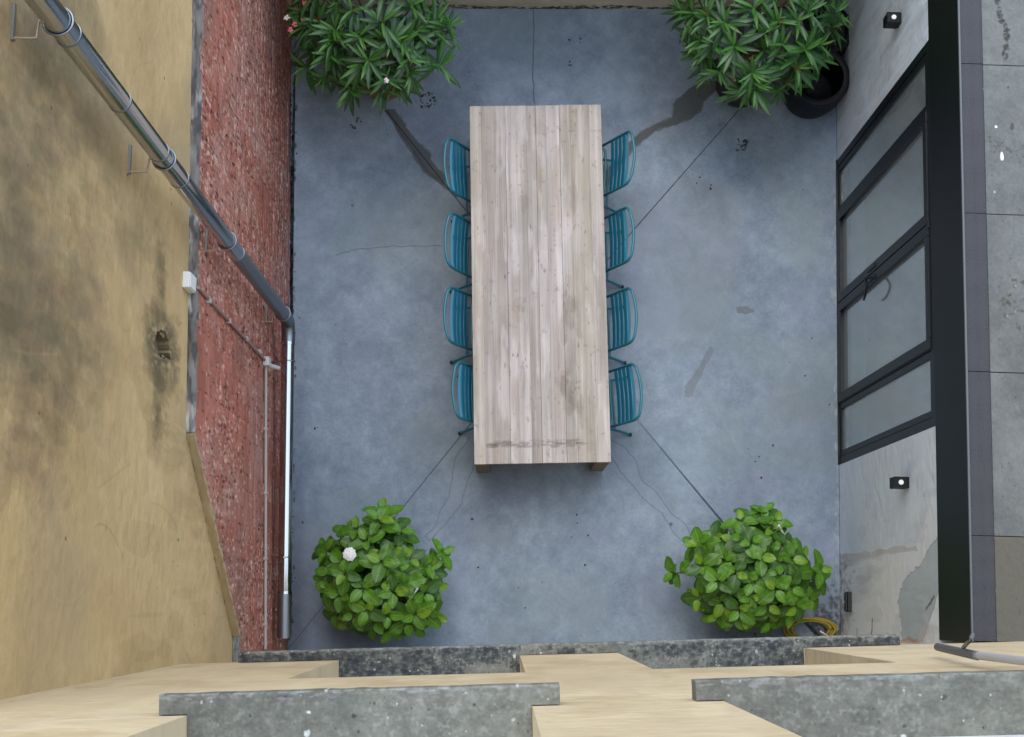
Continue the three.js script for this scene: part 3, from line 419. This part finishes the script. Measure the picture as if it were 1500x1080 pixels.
// ---------------------------------------------------------------- table
const tableAt = V(0.26, 0, -2.355), tableTurn = 0.0174;
{
  const t = thing('dining_table', 'long weathered grey wooden plank table ringed by teal chairs', 'table', [tableAt.x, 0, tableAt.z], tableTurn);
  const W = 0.998, L = 2.73, H = 0.76, TH = 0.05, RU = [-0.5, 0.5], RV = [-1.4, 1.4];
  const seams = [-0.499, -0.415, -0.232, -0.075, -0.0, 0.075, 0.18, 0.262, 0.405, 0.499];
  const tint = [[8, 6, 0], [-3, -4, -4], [4, 4, 6], [-9, -9, -8], [-4, -4, -2], [6, 5, 8], [-4, -3, -4], [0, -1, -6], [3, 2, 1]];
  const wood = painted(720, 1600, RU, RV, (x, z) => {
    let i = 0; while (i < 8 && x > seams[i + 1]) i++;
    const o = i * 13.7, g1 = fbm(x * 42 + o, z * 1.1 + o, 4), g2 = fbm(x * 16 + o, z * 0.7 + 3 * o, 3), g3 = fbm(x * 190 + o, z * 5, 2), sp = fbm(x * 40 + 3, z * 26, 3), cl = fbm(x * 5 + 11, z * 3 + 3 + o, 4);
    let p = mix([148, 141, 136], [194, 187, 184], clamp(0.52 + (g1 - 0.5) * 0.5 + (g2 - 0.5) * 0.9 + (g3 - 0.5) * 0.2 + (cl - 0.5) * 0.8)); p = [p[0] + tint[i][0], p[1] + tint[i][1], p[2] + tint[i][2]];
    const wh = step(0.58, 0.74, fbm(x * 11 + 31, z * 2.6 + o, 4)); p = mix(p, [206, 198, 200], wh * 0.55);
    const br = step(0.57, 0.75, fbm(x * 6 + 71, z * 2.2 + 2 * o, 4)); p = mix(p, [170, 158, 146], br * 0.5);
    const pit = step(0.7, 0.84, sp); p = mix(p, [128, 114, 108], pit * 0.4); const sk = step(0.56, 0.72, fbm(x * 90 + 5, z * 2.2 + o, 3)); p = mix(p, [150, 140, 136], sk * 0.22); const sw = step(0.56, 0.72, fbm(x * 70 + 55, z * 1.6 + o, 3)); return mix(p, [214, 208, 212], sw * 0.28);
  }, (ctx, X, Y) => {
    for (let i = 0; i < 46; i++) { const x = rr(-0.46, 0.46), z = rr(-1.3, 1.3); ctx.fillStyle = `rgba(92,78,72,${rr(0.25, 0.6)})`; blob(ctx, X, Y, x, z, rr(0.002, 0.006), rr(0.006, 0.02), 9, 0.4); }
    for (let i = 0; i < 26; i++) { ctx.fillStyle = `rgba(112,98,88,${rr(0.05, 0.16)})`; blob(ctx, X, Y, rr(-0.45, 0.45), rr(-1.3, 1.3), rr(0.015, 0.06), rr(0.04, 0.16), 14, 0.4); }
    // ring and scuff marks towards the near end
    for (let i = 0; i < 90; i++) { ctx.fillStyle = `rgba(88,78,72,${rr(0.08, 0.3)})`; blob(ctx, X, Y, rr(-0.4, 0.3), 1.22 + rr(-0.03, 0.03), rr(0.006, 0.05), rr(0.003, 0.012), 9, 0.4); }
    for (let i = 0; i < 40; i++) { ctx.fillStyle = `rgba(104,92,76,${rr(0.06, 0.16)})`; blob(ctx, X, Y, 0.22 + rr(-0.08, 0.08), rr(0.1, 1.0), rr(0.008, 0.04), rr(0.03, 0.12), 11, 0.4); }
    for (let i = 0; i < 400; i++) { const x = rr(-0.5, 0.5), z = rr(-1.35, 1.3); ctx.strokeStyle = rnd() < 0.5 ? `rgba(214,206,204,${rr(0.1, 0.35)})` : `rgba(104,92,86,${rr(0.1, 0.3)})`; ctx.lineWidth = rr(0.8, 2.2); ctx.beginPath(); ctx.moveTo(X(x), Y(z)); ctx.lineTo(X(x + rr(-0.004, 0.004)), Y(z + rr(0.05, 0.4))); ctx.stroke(); }
  });
  const m = std(0xffffff, 0.78, { map: wood, bumpMap: wood, bumpScale: 0.0015 });
  const gap = (i) => [2, 4, 6].includes(i) ? 0.0011 : 0.0003;
  for (let i = 0; i < 9; i++) { const g = box2(seams[i] + (i ? gap(i) : 0), seams[i + 1] - (i < 8 ? gap(i + 1) : 0), H - TH, H - rr(0, 0.001), -L / 2 + rr(0, 0.004), L / 2 - rr(0, 0.002), 0.0007); part('plank', mapUV(g, (x) => x, (x, y, z) => z, RU, RV), m, t); }
  const lw = std(lin(0.19, 0.155, 0.12), 0.85, { bumpMap: rep(grainTex, 1, 1), bumpScale: 0.003 });
  for (const sx of [-1, 1]) for (const sz of [-1, 1]) part('leg', box(0.105, H - TH - 0.003, 0.105, sx * (W / 2 - 0.056), (H - TH - 0.003) / 2 + 0.001, sz * (L / 2 - 0.056), 0.005), lw, t);
  for (const sx of [-1, 1]) part('apron', box(0.03, 0.1, L - 0.222, sx * (W / 2 - 0.06), H - TH - 0.053, 0), lw, t);
  for (const sz of [-1, 1]) part('apron', box(W - 0.222, 0.1, 0.03, 0, H - TH - 0.053, sz * (L / 2 - 0.09)), lw, t);
}

// ---------------------------------------------------------------- chairs: folding steel slat chairs, forward = +x, top of the back at x = 0
{
  const teal = std(lin(0.014, 0.16, 0.26), 0.3), tubeM = std(lin(0.022, 0.175, 0.24), 0.28), cap = std(lin(0.01, 0.02, 0.025), 0.6), R = 0.0105;
  const backX = (y) => 0.385 * (1 - y / 0.85) + 0.0;
  function slat(len, w, bow, th = 0.006) { // thin pressed slat along z, crosswise width along x, bowed and crowned
    const g = new THREE.BoxGeometry(w, th, len, 4, 1, 12), p = g.attributes.position; for (let i = 0; i < p.count; i++) { const z = p.getZ(i), x = p.getX(i); p.setX(i, x + bow * (1 - Math.pow(2 * z / len, 2))); p.setY(i, p.getY(i) - 0.05 * x * x / w - 0.001); } g.computeVertexNormals(); return g;
  }
  const ch = thing('folding_chair', '', 'chair');
  const HW = 0.198;
  { // back frame loop from front feet up round the top
    const pts = [V(backX(0.012), 0.012, -0.212)]; for (const y of [0.25, 0.5, 0.72, 0.8]) pts.push(V(backX(y), y, -0.208 + (y > 0.75 ? 0.004 : 0)));
    pts.push(V(backX(0.83), 0.83, -0.192), V(backX(0.845) - 0.008, 0.845, -0.165), V(backX(0.85) - 0.022, 0.85, -0.08), V(backX(0.85) - 0.027, 0.851, 0));
    const all = [...pts, ...pts.slice(0, -1).reverse().map((p) => V(p.x, p.y, -p.z))];
    part('back_frame', tube(all, R, 90, 10), tubeM, ch);
  }
  for (let i = 0; i < 4; i++) { const y = 0.738 - i * 0.055; const g = slat(2 * HW + 0.005, 0.041, -0.016).rotateZ(-(Math.PI / 2 - Math.atan(0.385 / 0.85)) ); part('back_slat', T(g, backX(y), y, 0), teal, ch); }
  part('top_slat', T(slat(2 * HW + 0.002, 0.02, -0.016).rotateZ(-0.35), backX(0.768) - 0.004, 0.768, 0), teal, ch);
  { // seat: rounded tube frame with slats
    const y = 0.445, a = 0.165, b = 0.56, w = 0.185, c = 0.05;
    const loop = [[a, 0], [a, w - c], [a + 0.012, w - 0.012], [a + c, w], [b - c, w], [b - 0.012, w - 0.012], [b, w - c], [b, 0], [b, -w + c], [b - 0.012, -w + 0.012], [b - c, -w], [a + c, -w], [a + 0.012, -w + 0.012], [a, -w + c]].map(([x, z]) => V(x, y, z));
    part('seat_frame', new THREE.TubeGeometry(new THREE.CatmullRomCurve3(loop, true, 'catmullrom', 0.4), 90, 0.009, 8, true), tubeM, ch);
    for (let i = 0; i < 6; i++) part('seat_slat', T(slat(2 * w, 0.044, 0), 0.265 + i * 0.05, y + 0.006, 0), teal, ch);
  }
  for (const s of [-1, 1]) { part('rear_leg', tube([[0.5, 0.44, s * 0.165], [0.36, 0.31, s * 0.172], [0.15, 0.13, s * 0.19], [0.0, 0.014, s * 0.225]], R, 20, 9), tubeM, ch); part('foot_cap', T(new THREE.SphereGeometry(0.0145, 12, 8), -0.004, 0.0145, s * 0.226), cap, ch); }
  for (const s of [-1, 1]) part('foot_cap', T(new THREE.SphereGeometry(0.0145, 12, 8), backX(0.014), 0.0145, s * 0.212), cap, ch);
  part('stretcher', rod([0.12, 0.107, -0.19], [0.12, 0.107, 0.19], 0.008), tubeM, ch); part('stretcher', rod([backX(0.12), 0.12, -0.21], [backX(0.12), 0.12, 0.21], 0.008), tubeM, ch);
  const spots = [ // px of the outer top tube, px row of the back's middle, side
    [651, 240, 1, 0.04], [652, 350, 1, -0.03], [651, 460, 1, 0.0], [663, 571, 1, 0.02], [929, 230, -1, -0.05], [928, 342, -1, 0.02], [932, 461, -1, 0.03], [939, 573, -1, 0.06]];
  const lab = (i) => { const side = i < 4 ? 'on the brick wall side' : 'on the glazed door side', k = i % 4; return ['teal folding chair ' + side + ' at the table end between the oleanders', 'teal folding chair ' + side + ', second from the oleander end', 'teal folding chair ' + side + ', third from the oleander end', 'teal folding chair ' + side + ' at the table end between the leafy shrubs'][k]; };
  spots.forEach(([px, py, s, tw], i) => {
    const c = i ? ch.clone() : ch; if (i) { c.name = numbered('folding_chair'); scene.add(c); }
    const p = onY(px, py, 0.83); c.position.set(p.x + s * 0.028, 0, p.z); c.rotation.y = (s > 0 ? 0 : Math.PI) + tw; c.userData = { label: lab(i), category: 'chair', group: 'teal folding chairs round the table' };
  });
}

// ---------------------------------------------------------------- plants
function leafGeo(L, W, { n = 7, cols = 5, fold = 0.25, curl = 0.25, base = 0.5, tip = 1, wave = 0 }) {
  const pos = [], uv = [], idx = [];
  for (let i = 0; i <= n; i++) { const t = i / n, w = W / 2 * Math.pow(Math.sin(Math.PI * Math.pow(t, base)), tip) + 0.0006; for (let j = 0; j < cols; j++) { const s = j / (cols - 1) * 2 - 1; pos.push(s * w, fold * Math.abs(s) * w + L * (0.1 * t - curl * t * t) + wave * W * Math.sin(t * 11 + s * 2) * Math.abs(s), t * L); uv.push(s * 0.5 + 0.5, t); } }
  for (let i = 0; i < n; i++) for (let j = 0; j < cols - 1; j++) { const a = i * cols + j; idx.push(a, a + cols, a + 1, a + 1, a + cols, a + cols + 1); }
  const g = new THREE.BufferGeometry(); g.setAttribute('position', new THREE.Float32BufferAttribute(pos, 3)); g.setAttribute('uv', new THREE.Float32BufferAttribute(uv, 2)); g.setIndex(idx); g.computeVertexNormals(); return g;
}
function leafTex(lo, hi, rib, veins) {
  return painted(128, 256, [0, 1], [0, 1], (u, v) => { const s = Math.abs(u - 0.5) * 2; let p = mix(lo, hi, clamp(fbm(u * 6, v * 8, 3) * 1.1 - 0.05)); const r = step(0.07, 0.02, s); p = mix(p, rib, r * 0.8); if (veins) { const q = (v * veins - s * 1.6) % 1, d = Math.min(Math.abs(q), Math.abs(1 - Math.abs(q))); p = mix(p, rib, step(0.12, 0.03, d) * 0.38); } return p; });
}
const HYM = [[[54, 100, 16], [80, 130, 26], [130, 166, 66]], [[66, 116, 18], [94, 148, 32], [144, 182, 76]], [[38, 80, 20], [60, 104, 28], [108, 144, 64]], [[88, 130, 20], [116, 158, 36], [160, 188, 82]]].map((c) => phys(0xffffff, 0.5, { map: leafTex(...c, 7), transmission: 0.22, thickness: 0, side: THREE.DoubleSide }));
const OLM = [[[32, 78, 30], [56, 106, 44], [120, 156, 86]], [[44, 94, 32], [72, 126, 48], [136, 170, 92]], [[26, 64, 32], [48, 92, 46], [108, 142, 88]]].map((c) => phys(0xffffff, 0.42, { map: leafTex(...c, 0), transmission: 0.12, thickness: 0, side: THREE.DoubleSide }));
const HYG = [0.25, 0.4, 0.1].map((c, i) => leafGeo(0.135, 0.088, { fold: 0.22, curl: c, base: 0.86, tip: 0.6, wave: 0.03 + 0.02 * i }));
const OLG = [0.12, 0.3, 0.45].map((c) => leafGeo(0.19, 0.031, { n: 6, cols: 3, fold: 0.35, curl: c, base: 0.95, tip: 0.85 }));
function place(n, dir, size) { // matrix with the leaf along dir, its upper side towards n
  const z = dir.clone().normalize(), x = n.clone().cross(z).normalize(), y = z.clone().cross(x); return new THREE.Matrix4().makeBasis(x, y, z).scale(V(size, size, size));
}
function addLeaves(leaves, plant, mats, geos) { // the 300 that show largest as parts, the rest joined
  leaves.forEach((l) => { const p = V().setFromMatrixPosition(l.m).add(plant.position).project(camera); l.score = (Math.abs(p.x) < 1.05 && Math.abs(p.y) < 1.05 ? 1 : 0) * 10 + l.rank; });
  leaves.sort((a, b) => b.score - a.score);
  leaves.slice(0, 300).forEach((l) => { const m = part('leaf', geos[l.g], mats[l.c], plant); l.m.decompose(m.position, m.quaternion, m.scale); });
  for (let c = 0; c < mats.length; c++) { const rest = leaves.slice(300).filter((l) => l.c === c); if (rest.length) { const m = part('inner_leaves', merge(rest.map((l) => geos[l.g].clone().applyMatrix4(l.m))), mats[c], plant); m.userData.kind = 'stuff'; } }
}
const soilM = std(lin(0.035, 0.026, 0.02), 1, { bumpMap: grainTex, bumpScale: 0.02 }), barkM = std(lin(0.16, 0.12, 0.08), 0.9), greenStem = std(lin(0.1, 0.14, 0.04), 0.7);
function pot(name, label, p, r, h, mat, opt = {}) {
  const o = thing(name, label, 'plant pot', [p.x, 0.001, p.z], 0, opt.group); const t = opt.rim ?? 0.02, rb = r * (opt.taper ?? 0.78), bulge = opt.bulge ?? 0;
  const pr = [[0, 0], [rb * 0.94, 0], [rb, 0.012]]; for (let i = 1; i <= 8; i++) { const f = i / 8; pr.push([rb + (r - rb) * f + bulge * Math.sin(Math.PI * f), 0.012 + (h - 0.03) * f]); }
  pr.push([r + 0.004, h - 0.01], [r, h], [r - t + 0.005, h], [r - t, h - 0.012]); for (let i = 6; i >= 1; i--) { const f = i / 7; pr.push([rb + (r - rb) * f + bulge * Math.sin(Math.PI * f) - t, 0.02 + (h - 0.03) * f]); } pr.push([0, 0.03]);
  part('pot_body', new THREE.LatheGeometry(pr.map(([a, b]) => new THREE.Vector2(a, b)), 48), mat, o);
  if (opt.soil !== false) part('soil', T(new THREE.CircleGeometry(r - t - 0.004 + bulge * 0.2, 40).rotateX(-Math.PI / 2), 0, h * 0.86, 0), opt.soilMat ?? soilM, o);
  if (opt.saucer) part('saucer', T(cyl(r * 0.98, r * 1.04, 0.02, 40), 0, 0.011, 0), opt.saucer, o);
  return o;
}
function hydrangea(px, py, label, squash, sd, shift) {
  seed = sd; const c = onY(px, py, 0.7), P = thing('leafy_shrub', label, 'shrub', [c.x, 0.34, c.z]);
  const leaves = [], R = squash, cy = 0.26;
  const shoots = []; const N = 50;
  for (let i = 0; i < N; i++) { const f = (i + 0.5) / N, yy = 1 - 1.05 * f, a = i * 2.39996 + rr(-0.25, 0.25), q = Math.sqrt(Math.max(0.02, 1 - Math.max(yy, 0) ** 2)), k = 0.97 + 0.7 * (fbm(Math.cos(a) * q * 2 + sd, Math.sin(a) * q * 2 + 5, 2) - 0.5) + rr(-0.12, 0.08); shoots.push([V(Math.cos(a) * q * R[0] * k, cy + yy * R[1] * k, Math.sin(a) * q * R[2] * k), 1]); }
  for (let i = 0; i < 30; i++) { const a = rr(0, 6.28), q = Math.sqrt(rnd()) * 0.8; shoots.push([V(Math.cos(a) * q * R[0], cy + rr(-0.15, 0.25) * (1 - q * 0.5), Math.sin(a) * q * R[2]), 0]); }
  for (const [p, outer] of shoots) {
    const n = V(p.x / R[0] * 0.75, Math.max(0.25, (p.y - cy) / R[1]) + 0.55, p.z / R[2] * 0.75).normalize(), t1 = V(rr(-1, 1), 0, rr(-1, 1)).cross(n).normalize(), t2 = n.clone().cross(t1), a0 = rr(0, 3.14);
    for (let pair = 0; pair < 3; pair++) for (const s of [0, Math.PI]) {
      const a = a0 + pair * Math.PI / 2 + s + rr(-0.2, 0.2), el = [0.5, 0.22, -0.05][pair] + rr(-0.15, 0.15), size = [0.72, 0.98, 1.08][pair] * rr(0.82, 1.15);
      const dir = t1.clone().multiplyScalar(Math.cos(a) * Math.cos(el)).addScaledVector(t2, Math.sin(a) * Math.cos(el)).addScaledVector(n, Math.sin(el));
      const at = p.clone().addScaledVector(n, [0.012, -0.01, -0.045][pair]).addScaledVector(dir, 0.012);
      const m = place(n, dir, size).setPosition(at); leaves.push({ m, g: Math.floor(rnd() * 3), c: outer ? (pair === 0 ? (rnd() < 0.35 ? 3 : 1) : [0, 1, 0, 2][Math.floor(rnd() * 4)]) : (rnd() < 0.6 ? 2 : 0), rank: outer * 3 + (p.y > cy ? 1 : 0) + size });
    }
  }
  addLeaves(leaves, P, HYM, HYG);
  for (let i = 0; i < 22; i++) { const [p] = shoots[i * 2 + 4]; part('stem', tube([[rr(-0.06, 0.06), -0.005, rr(-0.06, 0.06)], [p.x * 0.45, 0.1 + p.y * 0.3, p.z * 0.45], [p.x, p.y - 0.02, p.z]], 0.005, 8, 6), greenStem, P); }
  return [P, c, shoots];
}
{
  const mDark = std(lin(0.02, 0.02, 0.026), 0.45);
  const [A, ca] = hydrangea(556, 850, 'leafy green shrub with one white flower beside the steel drainpipe', [0.45, 0.42, 0.38], 11);
  pot('shrub_pot', 'dark round pot under the shrub with the white flower', ca, 0.2, 0.38, mDark, { group: 'pots under the leafy shrubs' });
  { // the white flower head
    const fm = std(lin(0.82, 0.84, 0.84), 0.6), gs = []; for (let i = 0; i < 46; i++) { const a = i * 2.4, r = Math.sqrt(i / 46) * 0.04, y = 0.026 * (1 - (r / 0.04) ** 2); for (let k = 0; k < 4; k++) { const g = new THREE.CircleGeometry(0.0075, 6).rotateX(-Math.PI / 2 + rr(-0.4, 0.4)).rotateY(k * 1.57 + i).translate(Math.cos(a) * r + Math.cos(k * 1.57 + i) * 0.006, y + rr(0, 0.005), Math.sin(a) * r + Math.sin(k * 1.57 + i) * 0.006); gs.push(g); } }
    const q = onY(512, 812, 1.02), f = part('flower', merge(gs), fm, A, 'white flower head'); f.material.side = THREE.DoubleSide; f.position.set(q.x - ca.x, q.y - 0.34, q.z - ca.z); part('flower_stalk', rod([q.x - ca.x, 0.2, q.z - ca.z + 0.02], [q.x - ca.x, q.y - 0.34, q.z - ca.z], 0.004), greenStem, A);
  }
  const [B, cb] = hydrangea(1104, 842, 'leafy green flowerless shrub beside the coiled yellow hose', [0.44, 0.44, 0.41], 29);
  pot('shrub_pot', 'dark round pot under the shrub beside the yellow hose', cb, 0.2, 0.38, mDark, { group: 'pots under the leafy shrubs' });
  for (const [px, py, px2, py2, label] of [[612, 862, 588, 896, 'white plastic plant stake leaning in the white flowered shrub'], [1141, 770, 1148, 783, 'white plastic plant stake in the flowerless shrub']]) {
    const u = onY(px, py, 0.86), v = onY(px2, py2, 0.78), d = v.clone().sub(u), o = thing('plant_stake', label, 'plant label', [u.x, u.y, u.z], 0);
    const base = (px < 800 ? ca : cb).clone().setY(0.33).add(V(0.04, 0, 0.04)).sub(u);
    part('tag', rod(V(0, 0, 0), d, 0.009, 6), std(lin(0.75, 0.76, 0.75), 0.5), o); part('stick', rod(V(0, 0, 0), base, 0.003, 6), std(lin(0.7, 0.7, 0.68), 0.5), o);
  }
}
function oleander(px, py, label, sd, R, tips) {
  seed = sd; const c = onY(px, py, 1.15), P = thing('oleander', label, 'shrub', [c.x, 0.42, c.z]); const leaves = [], cy = 0.7, N = 52, ros = [];
  for (let i = 0; i < N; i++) { const f = (i + 0.5) / N, yy = 1 - 1.25 * f, a = i * 2.39996 + rr(-0.3, 0.3), q = Math.sqrt(Math.max(0.05, 1 - Math.max(yy, 0) ** 2)) * (yy < 0 ? 0.97 : 1), k = 0.95 + 0.4 * (fbm(Math.cos(a) * q * 2.2 + sd, Math.sin(a) * q * 2.2 + 3, 2) - 0.5) + rr(-0.12, 0.06); ros.push(V(Math.cos(a) * q * R[0] * k, cy + yy * R[1] * k, Math.sin(a) * q * R[2] * k)); }
  for (const p of tips ?? []) ros.push(p.clone().sub(P.position));
  ros.forEach((p, ri) => {
    const n = V(p.x / R[0] * 0.6, Math.max(0.1, (p.y - cy) / R[1]) * 0.6 + 0.75, p.z / R[2] * 0.6).normalize(), t1 = V(rr(-1, 1), 0, rr(-1, 1)).cross(n).normalize(), t2 = n.clone().cross(t1), K = 12 + Math.floor(rnd() * 5), a0 = rr(0, 6.28), big = rr(0.85, 1.15);
    for (let i = 0; i < K; i++) { const f = i / K, a = a0 + i * 2.2 + rr(-0.2, 0.2), el = 0.85 - 1.0 * f + rr(-0.15, 0.12), size = (0.62 + 0.48 * Math.min(1, f * 1.8)) * rr(0.85, 1.1) * big; const dir = t1.clone().multiplyScalar(Math.cos(a) * Math.cos(el)).addScaledVector(t2, Math.sin(a) * Math.cos(el)).addScaledVector(n, Math.sin(el));
      leaves.push({ m: place(n, dir, size).setPosition(p.clone().addScaledVector(n, 0.05 - 0.09 * f)), g: Math.floor(rnd() * 3), c: f < 0.3 ? 1 : rnd() < 0.55 ? 0 : 2, rank: (p.y - cy > -0.1 ? 2 : 0) + size + (p.z > 0 ? 1 : 0) }); }
    if (ri % 7 === 3) part('flower_bud', merge([0, 1, 2, 3, 4].map((k) => rod(p.clone(), p.clone().addScaledVector(n, rr(0.06, 0.1)).add(V(rr(-0.03, 0.03), 0, rr(-0.03, 0.03))), 0.004, 5, 0.0015))), std(lin(0.3, 0.09, 0.05), 0.7), P, 'reddish flower bud');
  });
  addLeaves(leaves, P, OLM, OLG);
  ros.forEach((p, i) => { if (i % 2 === 0) part('stem', tube([[rr(-0.05, 0.05), -0.02, rr(-0.05, 0.05)], [p.x * 0.4 + rr(-0.03, 0.03), 0.2 + p.y * 0.35, p.z * 0.4], [p.x, p.y, p.z]], 0.0075, 10, 6), barkM, P); });
  return [P, c];
}
{
  const [A, ca] = oleander(545, 34, 'oleander with pink blossom in the corner beside the red brick wall', 101, [0.53, 0.5, 0.54], [[560, 128, 1.0], [580, 120, 0.9], [655, 40, 1.3], [642, 96, 1.2], [478, 112, 1.1], [452, 98, 1.0], [540, 88, 1.45]].map((q) => onY(...q)));
  pot('oleander_pot', 'terracotta pot under the oleander beside the brick wall', ca, 0.24, 0.45, std(lin(0.3, 0.14, 0.08), 0.85));
  { const pk = [std(lin(0.7, 0.16, 0.2), 0.6, { side: THREE.DoubleSide }), std(lin(0.8, 0.7, 0.7), 0.6, { side: THREE.DoubleSide })];
    for (const [px, py, k] of [[446, 5, 0], [420, 26, 1], [432, 36, 0], [426, 44, 0], [444, 30, 0], [560, 96, 1], [566, 118, 1]]) { const q = onY(px, py, 1.3).sub(A.position), gs = []; for (let i = 0; i < 6; i++) { const a = i * 1.26 + px; gs.push(leafGeo(0.024, 0.016, { n: 3, cols: 3, base: 0.8 }).rotateY(a).translate(q.x + rr(-0.004, 0.004), q.y + rr(0, 0.01), q.z)); } part('blossom', merge(gs), pk[k], A, k ? 'pale blossom' : 'pink blossom'); } }
  const [B, cb] = oleander(1108, 30, 'flowerless oleander in a low pot beside the navy planters', 211, [0.54, 0.5, 0.54], [[1040, 92, 1.0], [1090, 112, 1.0], [1130, 118, 0.9], [1170, 92, 1.0], [1165, 32, 1.5], [1028, 60, 1.2], [1118, 74, 1.3]].map((q) => onY(...q)));
  const pp = onY(1092, 106, 0.3); pot('oleander_pot', 'low dark pot topped with pale gravel under the flowerless oleander', pp, 0.2, 0.3, std(lin(0.03, 0.03, 0.033), 0.6), { taper: 0.97, rim: 0.012, soilMat: std(lin(0.5, 0.46, 0.38), 0.95, { bumpMap: rep(grainTex, 2, 2), bumpScale: 0.01 }) });
  const navy = phys(lin(0.003, 0.0035, 0.008), 0.5, { specularIntensity: 0.5 });
  pot('navy_planter', 'large empty navy planter against the grey wall', onY(1199, 114, 0.4), 0.24, 0.44, navy, { rim: 0.05, taper: 0.86, bulge: 0.02, soil: false, group: 'navy planters' });
  pot('navy_planter', 'navy planter tucked behind the empty one, under oleander leaves', onY(1212, 45, 0.4), 0.2, 0.44, navy, { rim: 0.05, taper: 0.86, bulge: 0.02, group: 'navy planters' });
}
{ // coiled hose leaning against the foot of the facade
  seed = 77; const c = onY(1184, 921, 0.05), o = thing('garden_hose', 'coiled yellow garden hose on the floor under the window ledge', 'hose', [c.x, 0, c.z]);
  const pts = []; for (let i = 0; i <= 150; i++) { const a = i / 150 * Math.PI * 2 * 9, k = Math.floor(i / 16.7), q = 0.6 + 0.5 * vn(i / 16.7 * 1.3, 1.3) + 0.05 * vn(i * 0.2, 7); pts.push(V(Math.cos(a) * 0.19 * q + 0.02 * vn(k, 4), 0.014 + 0.05 * vn(i * 0.11, 2) + i / 150 * 0.06, Math.sin(a) * 0.085 * q + 0.01 * vn(k, 9))); }
  part('coil', new THREE.TubeGeometry(new THREE.CatmullRomCurve3(pts), 700, 0.0075, 7), std(lin(0.36, 0.27, 0.03), 0.5), o);
  part('nozzle', merge([rod([0.08, 0.09, 0.02], [0.13, 0.1, 0.05], 0.012, 10, 0.008), rod([0.13, 0.1, 0.05], [0.15, 0.102, 0.06], 0.007)]), std(lin(0.6, 0.6, 0.6), 0.3, { metalness: 0.8 }), o);
}
{ // dropped leaves and crumbs of soil by the oleanders and along the walls
  seed = 5; const gs = []; const add = (x, z, s) => gs.push(new THREE.DodecahedronGeometry(s, 0).scale(rr(0.6, 1.5), 0.45, rr(0.6, 1.5)).rotateY(rr(0, 6)).translate(x, s * 0.2, z));
  for (const [px, py, n, sp] of [[625, 148, 16, 12], [520, 182, 5, 10], [1090, 210, 12, 9], [465, 627, 2, 4], [850, 72, 3, 25], [1180, 545, 4, 50], [700, 830, 5, 80], [850, 800, 5, 60], [1120, 690, 5, 40], [1030, 260, 5, 20]]) for (let i = 0; i < n; i++) { const q = onY(px + rr(-sp, sp), py + rr(-sp, sp)); add(q.x, q.z, rr(0.004, 0.011)); }
  for (let i = 0; i < 120; i++) { const z = rr(-4.7, 0.2); add(leftX(z) + 0.01 + Math.abs(rr(-1, 1) * rnd()) * 0.05, z, rr(0.002, 0.008)); }
  const m = new THREE.Mesh(merge(gs), std(lin(0.04, 0.036, 0.03), 0.95)); m.name = 'leaf_litter'; m.userData = { label: 'dark crumbs of leaf litter scattered on the concrete floor', category: 'litter', kind: 'stuff' }; scene.add(m);
}

scene.traverse((o) => { if (o.isMesh) { o.castShadow = true; o.receiveShadow = true; } });
renderer.render(scene, camera);
